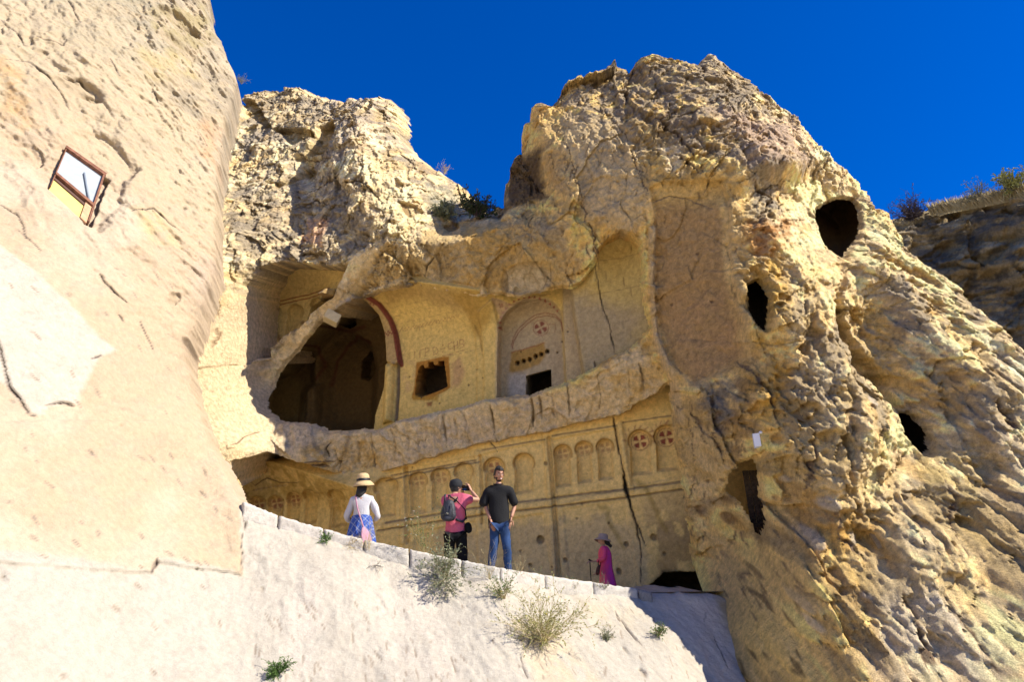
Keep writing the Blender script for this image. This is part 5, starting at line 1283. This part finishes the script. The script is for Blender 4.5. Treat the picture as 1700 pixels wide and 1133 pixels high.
for sx, sy in ((-.04, -.08), (.10, .08)):
    v, f = skin_geo([(sx+.04, sy, .045, .036), (sx-.06, sy, .04, .040), (sx-.14, sy, .03, .034, .026)], chain(3)); join_parts('shoe', [(v, f, 0)], [SHOE], wm)
st_ = sub_thing('walking_stick', wm, 'thin black walking stick held by the woman in magenta', 'stick')
v, f = tube([(-.36,-.17,1.0),(-.365,-.17,.5),(-.37,-.17,0.0)], .011, .008, 6); join_parts('shaft', [(v, f, 0)], [BPANT], st_)
v, f = tube([(-.385,-.17,1.03),(-.36,-.17,1.015),(-.30,-.17,.985)], .018, .016, 6); join_parts('grip', [(v, f, 0)], [BPANT], st_)
hb = sub_thing('handbag', wm, 'dark patterned handbag hanging from the arm of the woman in magenta', 'bag')
v, f = skin_geo([(-.15,-.21,.90,.03,.03),(-.20,-.22,.80,.085,.045),(-.22,-.22,.66,.115,.05)], chain(3)); join_parts('bag', [(v, f, 0)], [pmat('patterned_weave', (.09,.035,.022), .8, .2, .85, 45, .4)], hb)
v, f = tube([(-.19,-.23,.88),(-.17,-.24,.98),(-.13,-.19,1.05),(-.11,-.14,.98),(-.13,-.18,.88)], .009, .009, 5); join_parts('strap', [(v, f, 0)], [BPANT], hb)
# ---- kerb of stones along the terrace edge
par_ = empty('parapet', at(760, 935, 12.0)); tag(par_, 'low kerb of grey-white stone blocks along the edge of the terrace', 'parapet')
KM = rock_mat('kerb_stone', 1.6, .5)
KT = [(404,832),(463,856),(538,878),(604,896),(680,912),(767,930),(831,943),(905,955),(985,967),(1059,978),(1082,984)]
KC = [tuple(.80*q for q in c_) for c_ in [(.68,.62,.53),(.64,.58,.50),(.66,.60,.52),(.62,.57,.49),(.68,.62,.53),(.60,.56,.49),(.66,.60,.52),(.64,.59,.51),(.58,.54,.48),(.30,.28,.26)]]
def kerb_Y(px, py): return L.tinY(px, py+20)-.03
for i in range(len(KT)-1):
    rs = random.Random(i+40)
    (x0, y0), (x1, y1) = KT[i], KT[i+1]
    g = .35 if i else 0
    a_ = Vector(at(x0+g, y0, kerb_Y(x0, y0))); b_ = Vector(at(x1-.35, y1, kerb_Y(x1, y1)))
    ax = (b_-a_); nrm = Vector((-ax.y, ax.x, 0)).normalized()
    if nrm.y < 0: nrm = -nrm
    n1_k, n2_k, n3_k = 16, 5, 7; hgt = .26; dep = .42
    V = []; F = []; idx = {}
    def vert(u, v, w_):
        k = (u, v, w_)
        if k in idx: return idx[k]
        p = a_+ax*(u/n1_k)+nrm*dep*(v/n2_k)+Vector((0, 0, -hgt*(1-w_/n3_k)))
        ed = (u in (0, n1_k))+(v in (0, n2_k))+(w_ in (0, n3_k))
        c_ = a_+ax*.5+nrm*dep*.5+Vector((0,0,-hgt*.5))
        if ed >= 2: p += (c_-p).normalized()*.012
        p += Vector((rs.uniform(-1,1), rs.uniform(-1,1), rs.uniform(-1,1)))*.007
        idx[k] = len(V); V.append(p); return idx[k]
    for u in range(n1_k):
        for v_ in range(n2_k):
            F.append((vert(u,v_,n3_k), vert(u+1,v_,n3_k), vert(u+1,v_+1,n3_k), vert(u,v_+1,n3_k)))
        for w_ in range(n3_k):
            F.append((vert(u,0,w_), vert(u+1,0,w_), vert(u+1,0,w_+1), vert(u,0,w_+1))); F.append((vert(u,n2_k,w_), vert(u,n2_k,w_+1), vert(u+1,n2_k,w_+1), vert(u+1,n2_k,w_)))
    for v_ in range(n2_k):
        for w_ in range(n3_k):
            F.append((vert(0,v_,w_), vert(0,v_,w_+1), vert(0,v_+1,w_+1), vert(0,v_+1,w_))); F.append((vert(n1_k,v_,w_), vert(n1_k,v_+1,w_), vert(n1_k,v_+1,w_+1), vert(n1_k,v_,w_+1)))
    o = mesh_obj('kerb_stone', [v-par_.location for v in V], F, KM, par_, True)
    ca = o.data.color_attributes.new('Col', 'FLOAT_COLOR', 'POINT'); cc = KC[i]
    ca.data.foreach_set('color', np.array([(cc[0]*q, cc[1]*q, cc[2]*q, 1) for q in [rs.uniform(.85, 1.05) for _ in V]], np.float32).ravel())

# ---- window set into the near cliff
def on_plane(P0, n, px, py):
    d = ray(px, py); return d*((n@P0)/(n@d))
wc = [np.array(at(x, y, L.tinY(x, y)-.02)) for x, y in ((84,311),(147,369),(172,291),(110,248))]
P0 = sum(wc)/4; eu = (wc[1]-wc[0])+(wc[2]-wc[3]); eu /= np.linalg.norm(eu); ev = (wc[3]-wc[0])+(wc[2]-wc[1]); ev /= np.linalg.norm(ev)
wnrm = np.cross(eu, ev); wnrm /= np.linalg.norm(wnrm)
if wnrm@P0 > 0: wnrm = -wnrm
BLc, BRc, TRc, TLc = [on_plane(P0, wnrm, x, y) for x, y in ((83,311),(147,370),(173,291),(110,247))]
win = empty('window', P0); tag(win, 'small wooden-framed window set in the pale cliff at the left', 'window')
WOOD = pmat('weathered_wood', (.19,.085,.05), .8, .2, .4, 14, .5)
WGL = pmat('dusty_glass', (.36,.39,.39), .25, .5, .08, 6); YEL = pmat('yellow_board', (.60,.47,.15), .7, .2, .06, 8); STK = pmat('pole_reflection', (.22,.25,.28), .6)
def W_(u, v, k=0.0): return BLc*(1-u)*(1-v)+BRc*u*(1-v)+TRc*u*v+TLc*(1-u)*v + wnrm*k
def slab(name, u0, v0, u1, v1, k0, k1, mat, par=win):
    c = [W_(u, v, k) for k in (k0, k1) for u, v in ((u0,v0),(u1,v0),(u1,v1),(u0,v1))]
    return mesh_obj(name, [q-np.array(par.location) for q in c], [(3,2,1,0),(4,5,6,7),(0,1,5,4),(1,2,6,5),(2,3,7,6),(3,0,4,7)], mat, par)
slab('frame_rail', -.03, .96, 1.03, 1.02, -.05, .05, WOOD); slab('frame_rail', .0, .275, 1.0, .325, -.05, .05, WOOD)
slab('frame_post', .965, -.02, 1.01, .96, -.05, .045, WOOD); slab('frame_post', -.01, .0, .012, .96, -.05, .03, WOOD)
slab('frame_post', .80, -.05, .955, .26, -.05, .02, pmat('pale_wood', (.52,.30,.17), .8, .2, .2, 14))
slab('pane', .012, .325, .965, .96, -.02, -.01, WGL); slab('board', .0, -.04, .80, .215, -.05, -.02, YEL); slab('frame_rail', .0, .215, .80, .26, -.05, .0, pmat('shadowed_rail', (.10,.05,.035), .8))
p0, p1 = W_(.56, .76, .01), W_(.86, .34, .01)
v, f = tube([p0-P0, (p0+p1)/2-P0, p1-P0], .018, .018, 6); join_parts('reflected_pole', [(v, f, 0)], [STK], win)  # grey rod drawn for a pole's reflection in the pane

# ---- box by the dark doorway, the door behind it, pale block under the roof
bx = S.point(1254, 735)-np.array((0,.12,0)); ob = empty('wall_box', bx); tag(ob, 'small white box fixed to the rock above the dark doorway at the right', 'box')
BXM = pmat('white_enamel', (.72,.72,.75), .4, .4)
def bevel_box(name, c, sz, mat, par, rot=0.0, bev=.006):
    bm = bmesh.new(); bmesh.ops.create_cube(bm, size=1.0)
    for v in bm.verts: v.co = Vector((v.co.x*sz[0], v.co.y*sz[1], v.co.z*sz[2]))
    bmesh.ops.bevel(bm, geom=bm.edges[:], offset=bev, segments=2, affect='EDGES', profile=.5)
    me = bpy.data.meshes.new(name); bm.to_mesh(me); bm.free(); me.materials.append(mat)
    o = bpy.data.objects.new(name, me); COL.objects.link(o); o.parent = par; o.location = c; o.rotation_euler = (0, 0, rot); return o
bevel_box('cover', (0,0,0), (.11,.07,.23), BXM, ob, R(-18)); bevel_box('rim', (0,.02,-.006), (.125,.05,.25), pmat('grey_plastic', (.45,.45,.47), .5), ob, R(-18))
v, f = revolve([(.001,.0),(.030,.004),(.036,.02),(.030,.04),(.012,.052),(.001,.053)], 16, c=(.075,-.02,.10)); join_parts('lamp_head', [(v, f, 0)], [BXM], ob)
dr = empty('wooden_door', S.point(1258, 860)+np.array((.30,.75,-.8))); tag(dr, 'old dark wooden door inside the tall opening at the right', 'door')
DWM = pmat('old_dark_wood', (.06,.04,.025), .85, .2, .6, 25, .8)
for i in range(4):
    bevel_box('plank', (-.17+i*.115, 0, .85), (.105, .035, 1.9), DWM, dr, 0, .004)
for z_ in (.25, .8, 1.4): bevel_box('crossbar', (0, -.035, z_), (.46, .03, .08), DWM, dr, 0, .004)
pb = empty('stone_block', S.point(552, 530)+np.array((0,-.05,0))); tag(pb, 'pale squared stone block jutting out under the broken vault', 'block')
KM2 = rock_mat('pale_block', 2.0, .4)
o = bevel_box('block', (0,0,0), (.40,.5,.26), KM2, pb, R(25), .02); o.rotation_euler = (R(10), R(24), R(20))
ca = o.data.color_attributes.new('Col', 'FLOAT_COLOR', 'POINT'); ca.data.foreach_set('color', np.tile(np.array((.55,.45,.27,1), np.float32), len(o.data.vertices)))

# ---- far hill at the right
HC = [(1400,330,38),(1400,640,36),(1400,250,44),(1480,360,35),(1535,345,34),(1600,330,32.5),(1660,320,31),(1720,312,30),(1850,300,28),(1500,440,33.5),(1600,450,31.5),(1560,400,33.5),(1650,400,31),(1700,430,29.5),(1620,540,31),(1700,560,29.5),(1680,490,30.5),(1850,520,27),(1850,700,26),(1500,700,33),(1700,680,28),(1850,240,33),(1600,260,38),(1400,900,34),(1850,900,24),(1400,1290,31),(1850,1290,22),(2100,300,26),(2100,700,23),(2100,1290,20)]
Hh = Sheet(28, 16, .055, HC, None, None, None, None, blur=3)
a2, b2 = Hh.A.astype(np.float32), Hh.B.astype(np.float32); w0 = fbm(a2*.3, b2*.3, 3, 4)
q1, _e = facets(a2*.35+w0, b2*.55+w0, 5); q2, _e = facets(a2*1.1+w0, b2*1.6, 8)
strat = fbm(a2*.25+w0*.5, b2*1.4+a2*.35, 6, 5, .6, True)
Hh.C += .9*q1+.35*q2+.45*strat+.35*fbm(a2*.9, b2*.9, 2, 6, .6)+.10*fbm(a2*5, b2*5, 4, 4, .6)
Hh.col[:] = (.30,.22,.11)
al2 = (slice(None), slice(None)); gg = fbm(a2*.6, b2*.9, 9, 5, .6)
Hh.tint(al2, sst(-.1,.3,gg)*.9, (.13,.11,.085)); Hh.tint(al2, sst(.1,.45,fbm(a2*1.2+4, b2*2, 12, 5, .6))*.8, (.46,.37,.22)); Hh.tint(al2, sst(.1,.4,fbm(a2*2+4, b2*2, 5, 4, .6))*.7, (.07,.065,.055))
HS = [(1350,420),(1440,400),(1482,368),(1505,362),(1535,350),(1560,345),(1600,338),(1650,326),(1700,316),(1900,300),(2150,320),(2150,1400),(1350,1400)]
w, d = Hh.sdf(HS, None, 8, 30, .12, 1.0)
Hh.tint(w, (1-sst(0, .55, -d))*(d < .6), (.47,.36,.18))
Hh.C[w] += 3.0*np.clip(d, 0, None)+.5*np.clip(1+d/.6, 0, 1)**2
kk = np.zeros(Hh.A.shape, bool); kk[w] = d < 3; Hh.keep &= kk
for o_ in Hh.build({0: ('hill', None)}, M_CLIFF).values(): o_['kind'] = 'structure'

# ---- plants
STEM = pmat('dry_stem', (.30,.25,.12), .9); LEAFG = pmat('green_leaf', (.085,.15,.035), .8, .2, .4, 30); LEAFY = pmat('yellow_green_leaf', (.27,.27,.085), .8, .2, .35, 30)
LEAFS = pmat('silver_leaf', (.20,.22,.13), .85, .2, .35, 30); DRY = pmat('straw_stem', (.46,.37,.19), .9); TWIG = pmat('dark_twig', (.07,.05,.05), .9); FLOW = pmat('yellow_flower', (.62,.50,.06), .8)
TWIG2 = pmat('grey_twig', (.16,.14,.12), .9); DKLEAF = pmat('dark_leaf', (.045,.06,.025), .9, .2, .4, 20); WILT = pmat('pale_flower', (.65,.60,.48), .8)
def plant(name, label, cat, base, up, n, length, spread, stem_m, leaf_m, leaves=10, leaf=.02, droop=.3, rad=.003, seed=0, branch=2, group=None, flow=None, flow_n=0, flat=.6):
    """stems curve out of one root; twigs branch from them; small leaves sit along both"""
    rs = random.Random(seed); root = empty(name, base); tag(root, label, cat, group)
    up = Vector(up).normalized(); a_ = up.orthogonal().normalized(); b_ = up.cross(a_)
    SV, SF, LV, LF, FV, FF = [], [], [], [], [], []
    def add_tube(p, r0, r1):
        v, f = tube(p, r0, r1, 3); o_ = len(SV); SV.extend(v); SF.extend([tuple(i+o_ for i in q) for q in f])
    def add_leaf(p, dr, s, V=LV, F=LF):
        dr = dr.normalized(); sd = dr.orthogonal(); sd.rotate(Matrix.Rotation(rs.uniform(0, 6.28), 3, dr)); sd.normalize(); nn = dr.cross(sd)
        o_ = len(V); V.extend([tuple(p), tuple(p+dr*s*.5+sd*s*.22+nn*s*.08), tuple(p+dr*s), tuple(p+dr*s*.5-sd*s*.22+nn*s*.08)]); F.extend([(o_, o_+1, o_+2), (o_, o_+2, o_+3)])
    def grow(p, dr, ln, r, lvl):
        pts = [p]; seg = 5; c_ = dr.copy(); q = p.copy()
        bend = Vector((rs.uniform(-1,1), rs.uniform(-1,1), rs.uniform(-1,.6)))*.28
        for i in range(seg):
            c_ = (c_+bend*.35+Vector((0,0,-droop*.12*(i/seg)))+Vector((rs.gauss(0,.07), rs.gauss(0,.07), rs.gauss(0,.07)))).normalized()
            q = q+c_*ln/seg; pts.append(q.copy())
        add_tube(pts, r, r*.35)
        for _ in range(int(leaves*(1 if lvl == 0 else .6))):
            t = rs.uniform(.15 if lvl else .3, 1)*seg; i = min(int(t), seg-1); pp = pts[i].lerp(pts[i+1], t-i)
            ld = ((pts[i+1]-pts[i]).normalized()+Vector((rs.gauss(0,.6), rs.gauss(0,.6), rs.gauss(0,.6)))).normalized(); add_leaf(pp, ld, leaf*rs.uniform(.6, 1.4))
        if flow is not None and rs.random() < flow_n:
            for _ in range(4): add_leaf(pts[-1], Vector((rs.gauss(0,1), rs.gauss(0,1), rs.gauss(0,1))), leaf*.9, FV, FF)
        if lvl < branch:
            for _ in range(3 if lvl == 0 else 2):
                i = rs.randint(1, seg-1); bd = ((pts[i+1]-pts[i]).normalized()+Vector((rs.gauss(0,.5), rs.gauss(0,.5), rs.gauss(0,.5)))).normalized(); grow(pts[i], bd, ln*rs.uniform(.35,.6), r*.6, lvl+1)
    for _ in range(n):
        an = rs.uniform(0, 6.283); t = spread*math.sqrt(rs.random())
        dr = (up*math.cos(t)+(a_*math.cos(an)+b_*math.sin(an)*flat)*math.sin(t)).normalized()
        grow((a_*math.cos(an)+b_*math.sin(an))*rs.uniform(0, .04)*length, dr, length*rs.uniform(.5, 1.05), rad, 0)
    join_parts('stems', [(SV, SF, 0)], [stem_m], root, False)
    if LV: join_parts('leaves', [(LV, LF, 0)], [leaf_m], root, False)
    if FV: join_parts('flowers', [(FV, FF, 0)], [flow], root, False)['kind'] = 'stuff'
    return root
def Lp(x, y, f=.02): return L.point(x, y)+np.array((0,-f,0))
OUTW = (-.05,-.75,.65)
plant('shrub', 'large feathery yellow-green shrub growing out of the white slope below the kerb', 'shrub', Lp(903,1068), (-.10,-.55,.83), 60, .80, 1.25, DRY, LEAFY, 16, .022, .2, .0035, 3, 2, flow=FLOW, flow_n=.05)
plant('dry_twigs', 'dry brown twigs trailing down under the large yellow-green shrub', 'twigs', Lp(893,1062), (-.55,-.6,-.25), 26, .60, .9, TWIG2, LEAFS, 3, .016, .8, .0032, 5, 2)
plant('shrub', 'green leafy weed above the large shrub, close under the kerb', 'plant', Lp(838,995), (-.25,-.55,.75), 26, .42, .9, DRY, LEAFG, 12, .024, .2, .003, 7, 1)
plant('shrub', 'sprawling grey-green shrub hanging below the kerb at the feet of the rose shirt visitor', 'shrub', Lp(740,962), (-.2,-.7,.45), 44, .48, 1.35, STEM, LEAFS, 14, .026, .5, .003, 9, 2, flat=.9)
plant('tall_weed', 'tall thin flowering weed rising in front of the wall left of the backpack', 'weed', Lp(706,925), (-.05,-.35,.95), 14, .78, .40, STEM, LEAFG, 9, .024, .05, .003, 11, 1, flow=WILT, flow_n=.3)
plant('tuft', 'bright green leafy tuft low on the white slope near the bottom edge', 'plant', Lp(464,1120), (.0,-.6,.8), 34, .20, 1.15, LEAFG, LEAFG, 14, .022, .2, .003, 13, 1)
plant('tuft', 'small grey-green tuft on the slope right of the large shrub', 'plant', Lp(1006,1066), (.05,-.6,.8), 24, .19, 1.0, STEM, LEAFS, 12, .018, .2, .0025, 15, 1)
plant('tuft', 'small green tuft with dry tips farthest right on the white slope', 'plant', Lp(1094,1056), (.05,-.6,.8), 26, .22, 1.1, DRY, LEAFG, 12, .022, .3, .0028, 17, 1)
plant('tuft', 'little green tuft under the kerb left of the woman in white', 'plant', Lp(543,902), (-.1,-.6,.75), 20, .16, 1.1, LEAFG, LEAFG, 9, .022, .2, .0025, 19, 1)
plant('dry_grass', 'dry straw-coloured grass below the kerb in front of the woman in white', 'grass', Lp(585,909), (.0,-.6,.7), 40, .18, 1.35, DRY, DRY, 2, .02, .5, .002, 21, 1, flat=1.0)
plant('dry_grass', 'dry leaning stalks in front of the pink bag', 'grass', Lp(612,918), (.0,-.3,.9), 12, .55, .45, DRY, DRY, 3, .016, .1, .0022, 22, 1)
plant('tuft', 'tiny dark green tuft between the pink bag and the sprawling shrub', 'plant', Lp(654,918), (0,-.6,.7), 18, .09, 1.2, LEAFG, LEAFS, 8, .02, .2, .0025, 23, 1)
plant('dry_twigs', 'dry brown twigs clinging to the white slope below the woman in white', 'twigs', Lp(624,940), (-.1,-.7,-.3), 12, .22, 1.2, TWIG2, TWIG2, 2, .014, .6, .0028, 25, 2)
plant('weed', 'pale weed on the kerb below the woman in magenta', 'weed', Lp(1003,985), (0,-.4,.9), 12, .26, .7, STEM, LEAFS, 9, .02, .2, .0025, 27, 1)
plant('weed', 'thin grey weed on the kerb left of the woman in magenta', 'weed', Lp(958,980), (-.3,-.4,.8), 10, .26, .8, STEM, LEAFS, 8, .018, .2, .0025, 29, 1)
plant('dry_grass', 'thin dry stalks at the feet of the man in black', 'grass', Lp(812,962), (0,-.3,.95), 16, .50, .55, DRY, DRY, 3, .014, .2, .002, 31, 1)
plant('dry_grass', 'thin dry stalks right of the man in black', 'grass', Lp(860,962), (.25,-.3,.9), 14, .40, .55, DRY, DRY, 3, .014, .2, .002, 33, 1)
def Sp(x, y, f=.1): return S.point(x, y)+np.array((0,-f,0))
plant('bush', 'dark bush in the saddle between the two rock masses', 'bush', Sp(792,362), (0,-.2,1), 46, .68, 1.1, TWIG, DKLEAF, 12, .07, .1, .012, 41, 2)
plant('bush', 'grey-green bush on the sunlit rock left of the saddle', 'bush', Sp(738,366), (-.1,-.5,.8), 46, .48, 1.2, TWIG2, LEAFS, 13, .07, .1, .012, 43, 2)
plant('dry_weed', 'thin dry weed on the skyline where the near cliff meets the hill', 'weed', Sp(402,142), (0,0,1), 20, .50, .6, TWIG2, LEAFS, 6, .04, 0, .006, 45, 1)
plant('dry_weed', 'thin dry weed on the skyline above the saddle', 'weed', Sp(738,292), (0,0,1), 12, .50, .5, DRY, DRY, 4, .04, 0, .006, 47, 1)
def Hp(x, y): return Hh.point(x, y)+np.array((0,.0,0))
plant('bush', 'dark bare bush at the left end of the far hill', 'bush', Hp(1520,366), (-.1,-.2,1), 56, 1.35, 1.2, TWIG, TWIG, 8, .08, .0, .018, 51, 2)
plant('bush', 'grey twiggy bush on the crest of the far hill', 'bush', Hp(1626,334), (0,0,1), 36, .95, 1.1, TWIG2, LEAFS, 10, .06, .0, .014, 53, 2)
plant('bush', 'light green bush on the far hill at the right edge of the view', 'bush', Hp(1688,322), (0,0,1), 40, 1.1, 1.0, TWIG2, LEAFY, 16, .10, .0, .014, 55, 2)
# dry grass along the crest of the far hill
rs = random.Random(77); V = []; F = []
for _ in range(2600):
    x = rs.uniform(1545, 1705); y = 347-(x-1545)*.19+rs.uniform(-1, 9); p = Vector(Hh.point(x, y)); h_ = rs.uniform(.15, .5)
    dx, dy = rs.gauss(0, .12), rs.gauss(0, .12); o_ = len(V)
    V += [tuple(p+Vector((-.012,0,-.15))), tuple(p+Vector((.012,0,-.15))), tuple(p+Vector((dx*.5,dy*.5,h_*.6))), tuple(p+Vector((dx,dy,h_)))]; F += [(o_,o_+1,o_+2),(o_,o_+2,o_+3)]
o = mesh_obj('dry_grass', V, F, DRY); tag(o, 'dry golden grass along the crest of the far hill', 'grass', kind='stuff')
